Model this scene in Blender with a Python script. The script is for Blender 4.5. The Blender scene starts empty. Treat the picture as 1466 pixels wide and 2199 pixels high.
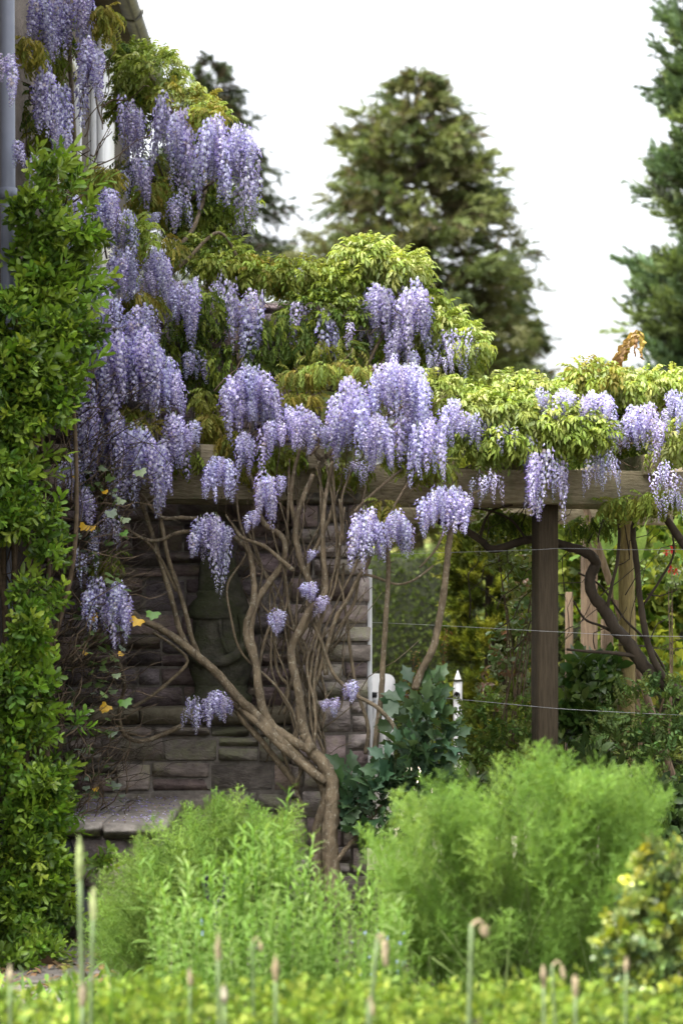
import bpy, bmesh, math
import numpy as np
from mathutils import Matrix, Vector

# ------------------------------------------------------------------ camera, sky, sun, exposure
sc = bpy.context.scene
col = sc.collection
EYE = 1.5
FPX = 4200.0
cam = bpy.data.cameras.new('camera')
cam_o = bpy.data.objects.new('camera', cam)
col.objects.link(cam_o)
cam_o.location = (0, 0, EYE)
cam_o.rotation_euler = (math.radians(90), 0, 0)
cam.sensor_fit = 'VERTICAL'
cam.sensor_height = 36.0
cam.sensor_width = 24.0
cam.lens = 36.0 * FPX / 2199.0
cam.shift_y = 220.5 / 2199.0
cam.clip_end = 2000
cam.dof.use_dof = True
cam.dof.focus_distance = 9.75
cam.dof.aperture_fstop = 2.35
sc.camera = cam_o

SUN_EL, SUN_AZ = math.radians(60), math.radians(-118)      # azimuth from +Y towards +X
w = bpy.data.worlds.new('World')
sc.world = w
w.use_nodes = True
nt = w.node_tree
bg = nt.nodes['Background']
sky = nt.nodes.new('ShaderNodeTexSky')
sky.sky_type = 'NISHITA'
sky.sun_disc = False
sky.sun_elevation = SUN_EL
sky.sun_rotation = SUN_AZ
sky.air_density = 1.0
sky.dust_density = 8.0
sky.ozone_density = 1.0
hs = nt.nodes.new('ShaderNodeHueSaturation')
hs.inputs['Saturation'].default_value = 0.22
nt.links.new(sky.outputs[0], hs.inputs['Color'])
nt.links.new(hs.outputs[0], bg.inputs['Color'])
bg.inputs['Strength'].default_value = 0.15

sun = bpy.data.lights.new('sun', 'SUN')
sun.energy = 0.7
sun.angle = math.radians(28)
sun.color = (1.0, 0.95, 0.86)
sun_o = bpy.data.objects.new('sun', sun)
col.objects.link(sun_o)
sd = Vector((math.sin(SUN_AZ) * math.cos(SUN_EL), math.cos(SUN_AZ) * math.cos(SUN_EL), math.sin(SUN_EL)))
sun_o.rotation_euler = sd.to_track_quat('Z', 'Y').to_euler()

sc.view_settings.view_transform = 'Standard'
sc.view_settings.look = 'None'
sc.view_settings.gamma = 1
sc.view_settings.use_curve_mapping = False
sc.view_settings.exposure = 2.28
sc.cycles.use_denoising = True
sc.cycles.denoiser = 'OPENIMAGEDENOISE'
sc.cycles.denoising_input_passes = 'RGB_ALBEDO_NORMAL'
sc.cycles.denoising_prefilter = 'ACCURATE'
sc.cycles.use_adaptive_sampling = False
sc.cycles.max_bounces = 6
sc.cycles.transparent_max_bounces = 8

rng = np.random.RandomState(11)
R = rng.uniform


# ------------------------------------------------------------------ helpers
def P(px, py, Y):
    return np.array(((px - 733.0) * Y / FPX, Y, EYE - (py - 1320.5) * Y / FPX))


def unit(v):
    v = np.asarray(v, float)
    return v / np.maximum(np.linalg.norm(v, axis=-1, keepdims=True), 1e-9)


class T:
    """triangle template: vertices, triangles, vertex colours"""
    def __init__(s, V, F, C):
        s.V = np.asarray(V, float).reshape(-1, 3)
        s.F = np.asarray(F, int).reshape(-1, 3)
        C = np.asarray(C, float)
        s.C = np.tile(C, (len(s.V), 1)) if C.ndim == 1 else C

    def moved(s, M, t=(0, 0, 0), tint=1.0):
        return T(s.V @ np.asarray(M).T + np.asarray(t), s.F, s.C * tint)


def merge(ts):
    V, F, C, n = [], [], [], 0
    for t in ts:
        V.append(t.V); F.append(t.F + n); C.append(t.C); n += len(t.V)
    return T(np.concatenate(V), np.concatenate(F), np.concatenate(C))


def frames(d, up=(0, 0, 1), roll=None):
    """rotation matrices whose columns are x=d, y, z~up"""
    d = unit(d)
    up = np.broadcast_to(np.asarray(up, float), d.shape)
    y = np.cross(up, d)
    bad = np.linalg.norm(y, axis=1) < 1e-3
    y[bad] = (0, 1, 0)
    y = unit(y)
    z = np.cross(d, y)
    if roll is not None:
        c, s_ = np.cos(roll)[:, None], np.sin(roll)[:, None]
        y, z = y * c + z * s_, z * c - y * s_
    return np.stack([d, y, z], axis=2)


def scatter(tmps, M, t, tint):
    """copies of random templates merged into one T"""
    k = len(t)
    pick = rng.randint(0, len(tmps), k)
    out = []
    for i, tm in enumerate(tmps):
        s = np.where(pick == i)[0]
        if not len(s):
            continue
        V = np.einsum('kij,nj->kni', M[s], tm.V) + t[s][:, None, :]
        nv = len(tm.V)
        F = tm.F[None] + (np.arange(len(s)) * nv)[:, None, None]
        C = tm.C[None] * tint[s][:, None, :]
        out.append(T(V.reshape(-1, 3), F.reshape(-1, 3), C.reshape(-1, 3)))
    return merge(out)


def mesh_of(t, name, mat, smooth=False):
    me = bpy.data.meshes.new(name)
    n, m = len(t.V), len(t.F)
    me.vertices.add(n)
    me.vertices.foreach_set('co', t.V.astype(np.float32).ravel())
    me.loops.add(3 * m)
    me.loops.foreach_set('vertex_index', t.F.astype(np.int32).ravel())
    me.polygons.add(m)
    me.polygons.foreach_set('loop_start', np.arange(0, 3 * m, 3, dtype=np.int32))
    if smooth:
        me.polygons.foreach_set('use_smooth', np.ones(m, dtype=bool))
    me.update(calc_edges=True)
    ca = me.color_attributes.new('Col', 'FLOAT_COLOR', 'POINT')
    c4 = np.ones((n, 4), np.float32)
    c4[:, :3] = np.clip(t.C, 0, 1)
    ca.data.foreach_set('color', c4.ravel())
    me.materials.append(mat)
    return me


def thing(name, label, cat, loc=(0, 0, 0), group=None):
    o = bpy.data.objects.new(name, None)
    o.empty_display_size = 0.1
    col.objects.link(o)
    o.location = tuple(float(v) for v in loc)
    tag(o, label, cat, group)
    return o


def tag(o, label=None, cat=None, group=None, kind=None):
    if label: o['label'] = label
    if cat: o['category'] = cat
    if group: o['group'] = group
    if kind: o['kind'] = kind
    return o


def put(name, me, parent=None, M=None, color=None):
    o = bpy.data.objects.new(name, me)
    col.objects.link(o)
    if parent is not None:
        o.parent = parent
        root = Vector((0, 0, 0))
        q = parent
        while q is not None:
            root += Vector(q.location) if q.type == 'EMPTY' else Vector((0, 0, 0))
            q = q.parent
        if parent.type == 'EMPTY':
            o.matrix_parent_inverse = Matrix.Translation(-root)
    if M is not None:
        o.matrix_basis = M
    if color is not None:
        o.color = (float(color[0]), float(color[1]), float(color[2]), 1)
    return o


def M4(M3, t):
    m = Matrix.Identity(4)
    for i in range(3):
        for j in range(3):
            m[i][j] = float(M3[i][j])
        m[i][3] = float(t[i])
    return m


def spline(pts, sub=5):
    p = np.asarray(pts, float)
    if len(p) < 3:
        a = np.linspace(0, 1, sub + 1)[:, None]
        return p[0] * (1 - a) + p[1] * a
    q = np.vstack([2 * p[0] - p[1], p, 2 * p[-1] - p[-2]])
    out = []
    for i in range(1, len(q) - 2):
        for u in np.arange(sub) / sub:
            a, b, c, d = q[i - 1:i + 3]
            out.append(.5 * (2 * b + (c - a) * u + (2 * a - 5 * b + 4 * c - d) * u * u + (3 * b - a - 3 * c + d) * u ** 3))
    out.append(p[-1])
    return np.array(out)


def tube(pts, r0, r1, sides=7, sub=5, color=(1, 1, 1), rough=0.0, smooth=True, power=1.0):
    p = spline(pts, sub) if smooth else np.asarray(pts, float)
    n = len(p)
    tg = unit(np.gradient(p, axis=0))
    a = np.cross(tg[0], (0.31, 0.95, 0.1)); a = unit(a)
    V = []
    u = np.linspace(0, 1, n) ** power
    rad = r0 * (1 - u) + r1 * u
    ang = np.arange(sides) / sides * 2 * np.pi
    for i in range(n):
        a = unit(a - tg[i] * np.dot(a, tg[i]))
        b = np.cross(tg[i], a)
        rr = rad[i] * (1 + (rng.randn(sides) * rough if rough else 0))
        V.append(p[i] + np.outer(np.cos(ang) * rr, a) + np.outer(np.sin(ang) * rr, b))
    V.append(p[:1]); V.append(p[-1:])
    F = []
    for i in range(n - 1):
        for k in range(sides):
            k2 = (k + 1) % sides
            A, B, Cc, D = i * sides + k, i * sides + k2, (i + 1) * sides + k2, (i + 1) * sides + k
            F += [(A, B, Cc), (A, Cc, D)]
    for k in range(sides):
        F.append((n * sides, (k + 1) % sides, k))
        F.append((n * sides + 1, (n - 1) * sides + k, (n - 1) * sides + (k + 1) % sides))
    return T(np.vstack(V), F, color)


def box(c, size, color=(1, 1, 1), rz=0.0, bevel=0.0):
    """closed box, chamfered when bevel > 0 (through bmesh)"""
    bm = bmesh.new()
    bmesh.ops.create_cube(bm, size=1)
    for v in bm.verts:
        v.co = Vector((v.co.x * size[0], v.co.y * size[1], v.co.z * size[2]))
    if bevel:
        bmesh.ops.bevel(bm, geom=bm.edges[:], offset=bevel, segments=1, affect='EDGES')
    bmesh.ops.triangulate(bm, faces=bm.faces[:])
    bm.verts.index_update()
    V = np.array([v.co for v in bm.verts]); F = [[v.index for v in f.verts] for f in bm.faces]
    bm.free()
    cs, sn = math.cos(rz), math.sin(rz)
    V = V @ np.array([[cs, sn, 0], [-sn, cs, 0], [0, 0, 1]]) + np.asarray(c)
    return T(V, F, color)


def lathe(prof, c, sides=24, color=(1, 1, 1)):
    ang = np.arange(sides) / sides * 2 * np.pi
    V, F = [], []
    for r, z in prof:
        V.append(np.stack([c[0] + r * np.cos(ang), c[1] + r * np.sin(ang), np.full(sides, c[2] + z)], 1))
    for i in range(len(prof) - 1):
        for k in range(sides):
            k2 = (k + 1) % sides
            A, B, Cc, D = i * sides + k, i * sides + k2, (i + 1) * sides + k2, (i + 1) * sides + k
            F += [(A, B, Cc), (A, Cc, D)]
    return T(np.vstack(V), F, color)


# ------------------------------------------------------------------ materials
def new_mat(name):
    m = bpy.data.materials.new(name)
    m.use_nodes = True
    n = m.node_tree
    for x in list(n.nodes):
        n.nodes.remove(x)
    out = n.nodes.new('ShaderNodeOutputMaterial')
    return m, n, out


def nd(n, typ, **kw):
    x = n.nodes.new(typ)
    for k, v in kw.items():
        if k in x.inputs:
            x.inputs[k].default_value = v
        else:
            setattr(x, k, v)
    return x


def leaf_mat(name, transl=0.35, rough=0.5, spec=0.3, warm=(1.15, 1.2, 0.6)):
    m, n, out = new_mat(name)
    at = nd(n, 'ShaderNodeAttribute', attribute_name='Col')
    oi = nd(n, 'ShaderNodeObjectInfo')
    mul = nd(n, 'ShaderNodeMixRGB', blend_type='MULTIPLY', Fac=1.0)
    n.links.new(at.outputs['Color'], mul.inputs[1]); n.links.new(oi.outputs['Color'], mul.inputs[2])
    geo = nd(n, 'ShaderNodeNewGeometry')
    no = nd(n, 'ShaderNodeTexNoise', Scale=60.0, Detail=2.0)
    n.links.new(geo.outputs['Position'], no.inputs['Vector'])
    mr = nd(n, 'ShaderNodeMapRange')
    mr.inputs[3].default_value = 0.72; mr.inputs[4].default_value = 1.28
    n.links.new(no.outputs[0], mr.inputs[0])
    mul2 = nd(n, 'ShaderNodeVectorMath', operation='SCALE')
    n.links.new(mul.outputs[0], mul2.inputs[0]); n.links.new(mr.outputs[0], mul2.inputs['Scale'])
    b = nd(n, 'ShaderNodeBsdfPrincipled', Roughness=rough)
    b.inputs['Specular IOR Level'].default_value = spec
    n.links.new(mul2.outputs[0], b.inputs['Base Color'])
    tr = nd(n, 'ShaderNodeBsdfTranslucent')
    wm = nd(n, 'ShaderNodeMixRGB', blend_type='MULTIPLY', Fac=1.0)
    wm.inputs[2].default_value = (*warm, 1)
    n.links.new(mul2.outputs[0], wm.inputs[1]); n.links.new(wm.outputs[0], tr.inputs['Color'])
    mx = nd(n, 'ShaderNodeMixShader', Fac=transl)
    n.links.new(b.outputs[0], mx.inputs[1]); n.links.new(tr.outputs[0], mx.inputs[2])
    n.links.new(mx.outputs[0], out.inputs[0])
    return m


def solid_mat(name, c1, c2, scale=8.0, rough=0.8, bump=0.3, stretch=(1, 1, 1), c3=None, c3scale=3.0, c3at=0.58,
              spec=0.3, objrand=0.0, detail=6.0, bscale=None, vcol=False):
    """noise between two colours, an optional third patchy colour (lichen, moss), bump"""
    m, n, out = new_mat(name)
    geo = nd(n, 'ShaderNodeNewGeometry')
    mp = nd(n, 'ShaderNodeMapping')
    mp.inputs['Scale'].default_value = stretch
    n.links.new(geo.outputs['Position'], mp.inputs['Vector'])
    no = nd(n, 'ShaderNodeTexNoise', Scale=scale, Detail=detail, Roughness=0.62)
    n.links.new(mp.outputs[0], no.inputs['Vector'])
    rp = nd(n, 'ShaderNodeValToRGB')
    rp.color_ramp.elements[0].position = 0.32; rp.color_ramp.elements[0].color = (*c1, 1)
    rp.color_ramp.elements[1].position = 0.68; rp.color_ramp.elements[1].color = (*c2, 1)
    n.links.new(no.outputs[0], rp.inputs[0])
    colr = rp.outputs[0]
    if c3 is not None:
        n3 = nd(n, 'ShaderNodeTexNoise', Scale=c3scale, Detail=8.0, Roughness=0.7)
        n.links.new(geo.outputs['Position'], n3.inputs['Vector'])
        r3 = nd(n, 'ShaderNodeValToRGB')
        r3.color_ramp.elements[0].position = c3at - 0.06
        r3.color_ramp.elements[1].position = c3at + 0.08
        n.links.new(n3.outputs[0], r3.inputs[0])
        mx = nd(n, 'ShaderNodeMixRGB', blend_type='MIX')
        mx.inputs[2].default_value = (*c3, 1)
        n.links.new(r3.outputs[0], mx.inputs[0]); n.links.new(colr, mx.inputs[1])
        colr = mx.outputs[0]
    if objrand:
        oi = nd(n, 'ShaderNodeObjectInfo')
        mul = nd(n, 'ShaderNodeMixRGB', blend_type='MULTIPLY', Fac=1.0)
        n.links.new(colr, mul.inputs[1]); n.links.new(oi.outputs['Color'], mul.inputs[2])
        colr = mul.outputs[0]
    if vcol:
        at = nd(n, 'ShaderNodeAttribute', attribute_name='Col')
        mul = nd(n, 'ShaderNodeMixRGB', blend_type='MULTIPLY', Fac=1.0)
        n.links.new(colr, mul.inputs[1]); n.links.new(at.outputs['Color'], mul.inputs[2])
        colr = mul.outputs[0]
    b = nd(n, 'ShaderNodeBsdfPrincipled', Roughness=rough)
    b.inputs['Specular IOR Level'].default_value = spec
    n.links.new(colr, b.inputs['Base Color'])
    if bump:
        nb = no
        if bscale:
            nb = nd(n, 'ShaderNodeTexNoise', Scale=bscale, Detail=8.0, Roughness=0.65)
            n.links.new(mp.outputs[0], nb.inputs['Vector'])
        bp = nd(n, 'ShaderNodeBump', Strength=bump, Distance=0.02)
        n.links.new(nb.outputs[0], bp.inputs['Height'])
        n.links.new(bp.outputs[0], b.inputs['Normal'])
    n.links.new(b.outputs[0], out.inputs[0])
    return m


m_leaf = leaf_mat('leaf', 0.4, rough=0.6, spec=0.18)
m_gloss = leaf_mat('glossy_leaf', 0.25, rough=0.38, spec=0.45)
m_petal = leaf_mat('petal', 0.35, rough=0.7, spec=0.1, warm=(1.05, 0.95, 1.1))
m_needle = leaf_mat('needle', 0.2, rough=0.6, spec=0.2)
m_feather = leaf_mat('feathery_leaf', 0.45, rough=0.55, spec=0.15, warm=(1.2, 1.15, 0.5))
m_bark = solid_mat('vine_bark', (0.07, 0.052, 0.031), (0.21, 0.16, 0.098), 22, 0.7, 0.9, (1, 1, 0.4), c3=(0.30, 0.27, 0.20), c3scale=55, c3at=0.60, spec=0.35, bscale=60)
m_darkbark = solid_mat('dark_bark', (0.022, 0.016, 0.010), (0.06, 0.045, 0.03), 12, 0.85, 0.5, (1, 1, 0.4))
m_twig = solid_mat('twig_bark', (0.06, 0.042, 0.026), (0.15, 0.105, 0.065), 30, 0.85, 0.0)
m_stone = solid_mat('wall_stone', (0.13, 0.110, 0.108), (0.33, 0.285, 0.275), 12, 0.92, 1.0, (1, 1, 1.8), c3=(0.25, 0.24, 0.17), c3scale=5.5, c3at=0.56, objrand=1, bscale=26)
m_mortar = solid_mat('mortar', (0.10, 0.088, 0.074), (0.21, 0.185, 0.16), 20, 0.95, 0.8)
m_slab = solid_mat('slab_stone', (0.17, 0.15, 0.13), (0.34, 0.31, 0.27), 12, 0.9, 0.5, (1, 3, 1), c3=(0.11, 0.12, 0.07), c3scale=5, c3at=0.6, objrand=1, bscale=40)
m_moss = solid_mat('mossy_carved_stone', (0.038, 0.036, 0.027), (0.10, 0.093, 0.068), 14, 0.95, 0.8, c3=(0.05, 0.055, 0.026), c3scale=6, c3at=0.5, bscale=45)
m_beam = solid_mat('weathered_beam', (0.15, 0.125, 0.075), (0.29, 0.25, 0.165), 9, 0.85, 0.5, (0.6, 8, 10), c3=(0.10, 0.125, 0.05), c3scale=3, c3at=0.6)
m_post = solid_mat('dark_post', (0.030, 0.022, 0.012), (0.066, 0.049, 0.029), 14, 0.85, 0.5, (8, 8, 0.5))
m_stake = solid_mat('stake_wood', (0.11, 0.075, 0.048), (0.25, 0.18, 0.115), 12, 0.85, 0.4, (8, 8, 0.6))
m_pipe = solid_mat('grey_pipe_paint', (0.19, 0.21, 0.27), (0.235, 0.255, 0.32), 6, 0.45, 0.05, c3=(0.34, 0.35, 0.38), c3scale=9, c3at=0.68, spec=0.4)
m_gutter = solid_mat('old_gutter', (0.11, 0.11, 0.10), (0.22, 0.22, 0.19), 14, 0.6, 0.15, c3=(0.13, 0.14, 0.06), c3scale=6, c3at=0.6)
m_white = solid_mat('white_paint', (0.74, 0.75, 0.76), (0.83, 0.83, 0.84), 7, 0.5, 0.05, c3=(0.6, 0.6, 0.56), c3scale=8, c3at=0.66)
m_houseW = solid_mat('house_render', (0.045, 0.038, 0.033), (0.095, 0.08, 0.068), 5, 0.95, 0.5, bscale=30)
m_roof = solid_mat('slate', (0.06, 0.06, 0.065), (0.12, 0.12, 0.125), 6, 0.7, 0.3)
m_black = solid_mat('black_plastic', (0.012, 0.012, 0.014), (0.022, 0.022, 0.026), 6, 0.5, 0.05)
m_metal = solid_mat('galvanised_wire', (0.16, 0.165, 0.17), (0.28, 0.285, 0.29), 40, 0.4, 0.0, spec=0.6)
m_soil = solid_mat('soil', (0.035, 0.026, 0.018), (0.085, 0.064, 0.045), 14, 0.98, 1.0, c3=(0.06, 0.075, 0.025), c3scale=1.4, c3at=0.6, bscale=40)
m_grass = solid_mat('meadow', (0.20, 0.21, 0.05), (0.36, 0.33, 0.10), 0.7, 0.95, 0.3, c3=(0.13, 0.19, 0.04), c3scale=0.25, c3at=0.55)
m_gravel = solid_mat('pale_gravel', (0.42, 0.36, 0.27), (0.62, 0.54, 0.42), 60, 0.95, 0.6)
m_litter = leaf_mat('dry_leaf', 0.15, rough=0.8)
m_bloom = leaf_mat('red_petal', 0.3, rough=0.6, spec=0.2, warm=(1, .8, .8))


# ------------------------------------------------------------------ ground and far terrain
def sheet(name, x0, x1, y0, y1, nx, ny, zf, mat):
    xs, ys = np.linspace(x0, x1, nx), np.linspace(y0, y1, ny)
    X, Yg = np.meshgrid(xs, ys)
    V = np.stack([X, Yg, zf(X, Yg)], 2).reshape(-1, 3)
    F = []
    for j in range(ny - 1):
        for i in range(nx - 1):
            a = j * nx + i
            F += [(a, a + 1, a + nx + 1), (a, a + nx + 1, a + nx)]
    return put(name, mesh_of(T(V, F, (1, 1, 1)), name, mat, True))


tag(sheet('ground', -120, 120, -20, 26, 60, 40, lambda x, y: 0.02 * np.sin(x * 2.1) * np.sin(y * 1.7) - 0.02, m_soil), kind='structure')
tag(sheet('hillside', -260, 260, 25.9, 420, 80, 60,
          lambda x, y: np.interp(y, [25.9, 30, 44, 70, 120, 420], [-0.05, 0.0, 1.0, 4.2, 7.0, 9.0]) + 0.15 * np.sin(x * 0.4 + y * 0.2), m_grass), kind='structure')
tag(sheet('gravel_path', 0.05, 3.2, 11.4, 19.0, 8, 10, lambda x, y: 0 * x + 0.012, m_gravel), kind='structure')


# ------------------------------------------------------------------ rough stones
def stone_mesh(seed, name, mat):
    r = np.random.RandomState(seed)
    bm = bmesh.new()
    bmesh.ops.create_cube(bm, size=1)
    bmesh.ops.bevel(bm, geom=bm.edges[:], offset=r.uniform(.035, .06), segments=1, affect='EDGES')
    for v in bm.verts:
        c = v.co
        v.co = Vector((c.x + r.uniform(-.022, .022), c.y * (1 + r.uniform(-.09, .06)), c.z + r.uniform(-.05, .04)))
    bmesh.ops.triangulate(bm, faces=bm.faces[:])
    bm.verts.index_update()
    t = T(np.array([v.co for v in bm.verts]), [[v.index for v in f.verts] for f in bm.faces], (1, 1, 1))
    bm.free()
    return mesh_of(t, name, mat, False)


STONES = [stone_mesh(i, 'stone', m_stone) for i in range(12)]
SLABS = [stone_mesh(50 + i, 'slab', m_slab) for i in range(6)]


def lay_courses(parent, px0, px1, py0, py1, Y, cmin, cmax, wmin, wmax, tint, depth=0.22, keep=None, gap=0.008):
    """courses of individual stones on the plane Y between picture rows py1 (bottom) and py0"""
    z0, z1 = P(0, py1, Y)[2], P(0, py0, Y)[2]
    x0, x1 = P(px0, 0, Y)[0], P(px1, 0, Y)[0]
    k = FPX / Y
    z = z0
    while z < z1 - 0.02:
        h = R(cmin, cmax) / k
        if z + h > z1 - 0.05:
            h = z1 - z
        x = x0 - R(0, 0.1)
        while x < x1 - 0.015:
            wd = R(wmin, wmax) / k
            xa = max(x, x0)
            xb = min(x + wd, x1)
            if x1 - xb < 0.08:
                xb = x1 + R(-.010, .014)
            if keep is None or keep((xa + xb) / 2, z + h / 2):
                pieces = [(z, h)]
                if h > 0.125 and R(0, 1) < 0.4:
                    f = R(.4, .6); pieces = [(z, h * f), (z + h * f, h * (1 - f))]
                for zz, hh in pieces:
                    v = R(0.6, 1.25)
                    c = np.array(tint[rng.randint(len(tint))]) * v
                    hh *= R(.93, 1.02)
                    proud = R(-0.001, 0.016)
                    M = M4(np.diag([xb - xa - gap * R(.8, 2), depth, hh - gap * R(.8, 2)]),
                           ((xa + xb) / 2, Y + depth / 2 - proud, zz + hh / 2))
                    put('stone', STONES[rng.randint(len(STONES))], parent, M, c)
            x = xb
        z += h


PURPLE = [(1.0, 0.9, 0.93), (0.9, 0.78, 0.78), (0.75, 0.72, 0.78), (1.05, 0.92, 0.86), (0.62, 0.58, 0.60)]
GREENISH = [(0.95, 0.98, 0.85), (1.1, 1.05, 0.95), (0.85, 0.85, 0.75), (1.15, 1.0, 0.95)]
PALE = [(1.5, 1.5, 1.4), (1.25, 1.16, 1.12), (1.75, 1.72, 1.65), (1.15, 1.03, 1.0), (1.5, 1.47, 1.3)]

WY = 10.35
wall = thing('stone_wall', 'dark purplish rubble stone wall behind the vine stems, with a projecting lower plinth', 'wall', P(520, 1950, WY))
zt, ztop = P(0, 1062, WY)[2], P(0, 650, WY)[2]
xl, xr = P(40, 0, WY)[0], P(792, 0, WY)[0]
put('mortar_core', mesh_of(box(((xl + xr) / 2, WY + .178, (zt) / 2), (xr - xl - .02, .34, zt), (1, 1, 1)), 'mortar_core', m_mortar), wall)
xr2 = P(690, 0, WY)[0]
put('mortar_core', mesh_of(box(((xl + xr2) / 2, WY + .173, (zt + ztop) / 2 + .002), (xr2 - xl - .02, .33, ztop - zt), (1, 1, 1)), 'mortar_core', m_mortar), wall)
lay_courses(wall, 40, 625, 1062, 1520, WY, 40, 76, 48, 125, PURPLE)
lay_courses(wall, 40, 690, 650, 1060, WY, 42, 76, 60, 140, PURPLE)
# plinth below the ledge
PY_ = 10.12
put('plinth_core', mesh_of(box(((xl + P(640, 0, PY_)[0]) / 2, PY_ + .118, P(0, 1556, PY_)[2] / 2), (P(640, 0, PY_)[0] - xl, .22, P(0, 1556, PY_)[2]), (1, 1, 1)), 'plinth_core', m_mortar), wall)
lay_courses(wall, 60, 640, 1558, 1950, PY_, 46, 78, 60, 150, GREENISH, depth=.2)
xx = P(150, 0, PY_)[0]
for wpx in (150, 130, 145, 120):
    xb = xx + wpx / (FPX / PY_)
    M = M4(np.diag([xb - xx - .006, .30, .085]), ((xx + xb) / 2, PY_ + .125, P(0, 1537, PY_)[2] + R(-.003, .003)))
    put('ledge_slab', SLABS[rng.randint(6)], wall, M, np.array((0.55, 0.53, 0.42)) * R(.8, 1.1))
    xx = xb

# pier at the end of the wall
PIER_Y = 10.02
pier = thing('stone_pier', 'paler blocky stone pier at the wall end, its edge flecked with white paint', 'pier', P(708, 1950, PIER_Y))
px_l, px_r = P(622, 0, PIER_Y)[0], P(792, 0, PIER_Y)[0]
pz = P(0, 1082, PIER_Y)[2]
put('mortar_core', mesh_of(box(((px_l + px_r) / 2, PIER_Y + .188, pz / 2), (px_r - px_l - .03, .36, pz), (1, 1, 1)), 'mortar_core', m_mortar), pier)
lay_courses(pier, 622, 792, 1082, 1960, PIER_Y, 46, 84, 46, 105, PALE, depth=.24)
M = M4(np.diag([.40, .40, .055]), (P(690, 0, PIER_Y)[0], PIER_Y + .16, P(0, 1070, PIER_Y)[2]))
put('cap_stone', SLABS[2], pier, M, (.55, .55, .48))
# white-painted flank of the pier with a ragged front edge
zf0, zf1 = P(0, 1625, PIER_Y)[2], P(0, 1222, PIER_Y)[2]
put('painted_flank', mesh_of(box((px_r + .004, PIER_Y + .22, (zf0 + zf1) / 2), (.026, .30, zf1 - zf0), (1, 1, 1), 0, .003), 'painted_flank', m_white), pier)

# raised stone seat / step in front of the plinth
SY0, SY1 = 8.78, 10.1
step = thing('stone_step', 'low raised stone step topped with grey slabs strewn with fallen petals', 'step', (P(270, 0, SY0)[0], SY0, 0))
sz = P(0, 1712, 10.1)[2]
sx0, sx1 = P(140, 0, 9.4)[0], P(352, 0, SY0)[0]
put('mortar_core', mesh_of(box(((sx0 + sx1) / 2, (SY0 + .07 + SY1) / 2, (sz - .06) / 2), (sx1 - sx0 - .1, SY1 - SY0 - .08, sz - .062), (1, 1, 1)), 'mortar_core', m_mortar), step)
xs_ = [sx0, sx0 + (sx1 - sx0) * .47, sx1]
ys_ = [SY0, SY0 + .62, SY1]
for i in range(2):
    for j in range(2):
        M = M4(np.diag([xs_[i + 1] - xs_[i] - .008, ys_[j + 1] - ys_[j] - .008, .062]),
               ((xs_[i] + xs_[i + 1]) / 2, (ys_[j] + ys_[j + 1]) / 2, sz - .03 + R(-.003, .003)))
        put('slab', SLABS[rng.randint(6)], step, M, np.array((1, .98, .98)) * R(.9, 1.1))
kk = FPX / (SY0 + .06)
lay_courses(step, 733 + (sx0 + .05) * kk, 733 + (sx1 - .05) * kk, 1320.5 + (EYE - sz + .064) * kk, 1320.5 + EYE * kk, SY0 + .06, 50, 80, 80, 170, [(1.2, 1.1, 1.1), (.9, .85, .85), (1.0, .92, .85)], depth=.16)

# flagstones of the path at the foot of the step
path = thing('flagstone_path', 'grey flagstone paving littered with dry leaves at the foot of the step', 'paving', (-1.0, 8.3, 0))
for (x, y, wx, wy) in [(-1.3, 8.5, .55, .42), (-.82, 8.48, .40, .46), (-1.28, 8.02, .50, .46), (-.86, 7.96, .32, .52), (-1.25, 7.5, .5, .5), (-.45, 8.5, .3, .4), (-1.75, 8.4, .3, .5), (-.5, 8.0, .34, .46)]:
    put('flagstone', SLABS[rng.randint(6)], path, M4(np.diag([wx, wy, .05]), (x, y, .012 + R(-.003, .006))), np.array((1, 1, 1.02)) * R(.38, .62))

# ------------------------------------------------------------------ house
house = thing('house', 'stone house at the garden edge with grey downpipe, old gutter and white boarded bay', 'house', (-2.6, 11, 0))
HX = -1.62
put('wall', mesh_of(box((HX - 1.7, 11.35, 2.72), (3.4, 7.3, 5.44), (1, 1, 1)), 'wall', m_houseW), house)
rf = T([(-0.98 - .36, 7.5, 5.44), (-1.34, 15.3, 5.44), (-3.4, 15.3, 7.6), (-3.4, 7.5, 7.6), (-1.34, 7.5, 5.36), (-1.34, 15.3, 5.36), (-3.4, 15.3, 7.52), (-3.4, 7.5, 7.52)],
       [(0, 1, 2), (0, 2, 3), (4, 6, 5), (4, 7, 6), (0, 4, 5), (0, 5, 1), (3, 2, 6), (3, 6, 7), (0, 3, 7), (0, 7, 4), (1, 5, 6), (1, 6, 2)], (1, 1, 1))
put('roof', mesh_of(rf, 'roof', m_roof), house)
put('soffit', mesh_of(box((-1.49, 11.4, 5.41), (.26, 7.6, .03), (1, 1, 1)), 'soffit', m_darkbark), house)
# half-round gutter
ga = np.linspace(np.pi, 2 * np.pi, 9)
gy = np.linspace(7.5, 15.2, 12)
GV, GF = [], []
for yy in gy:
    for rr in (.066, .060):
        GV += [(-1.372 + rr * math.cos(a), yy, 5.44 + rr * math.sin(a)) for a in ga]
for i in range(len(gy) - 1):
    o0, o1 = i * 18, (i + 1) * 18
    for k in range(8):
        GF += [(o0 + k, o1 + k, o1 + k + 1), (o0 + k, o1 + k + 1, o0 + k + 1), (o0 + 9 + k, o1 + 10 + k, o1 + 9 + k), (o0 + 9 + k, o0 + 10 + k, o1 + 10 + k)]
    GF += [(o0 + 8, o1 + 8, o1 + 17), (o0 + 8, o1 + 17, o0 + 17), (o0, o0 + 9, o1 + 9), (o0, o1 + 9, o1)]
gut = put('gutter', mesh_of(T(GV, GF, (1, 1, 1)), 'gutter', m_gutter, True), house)
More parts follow.
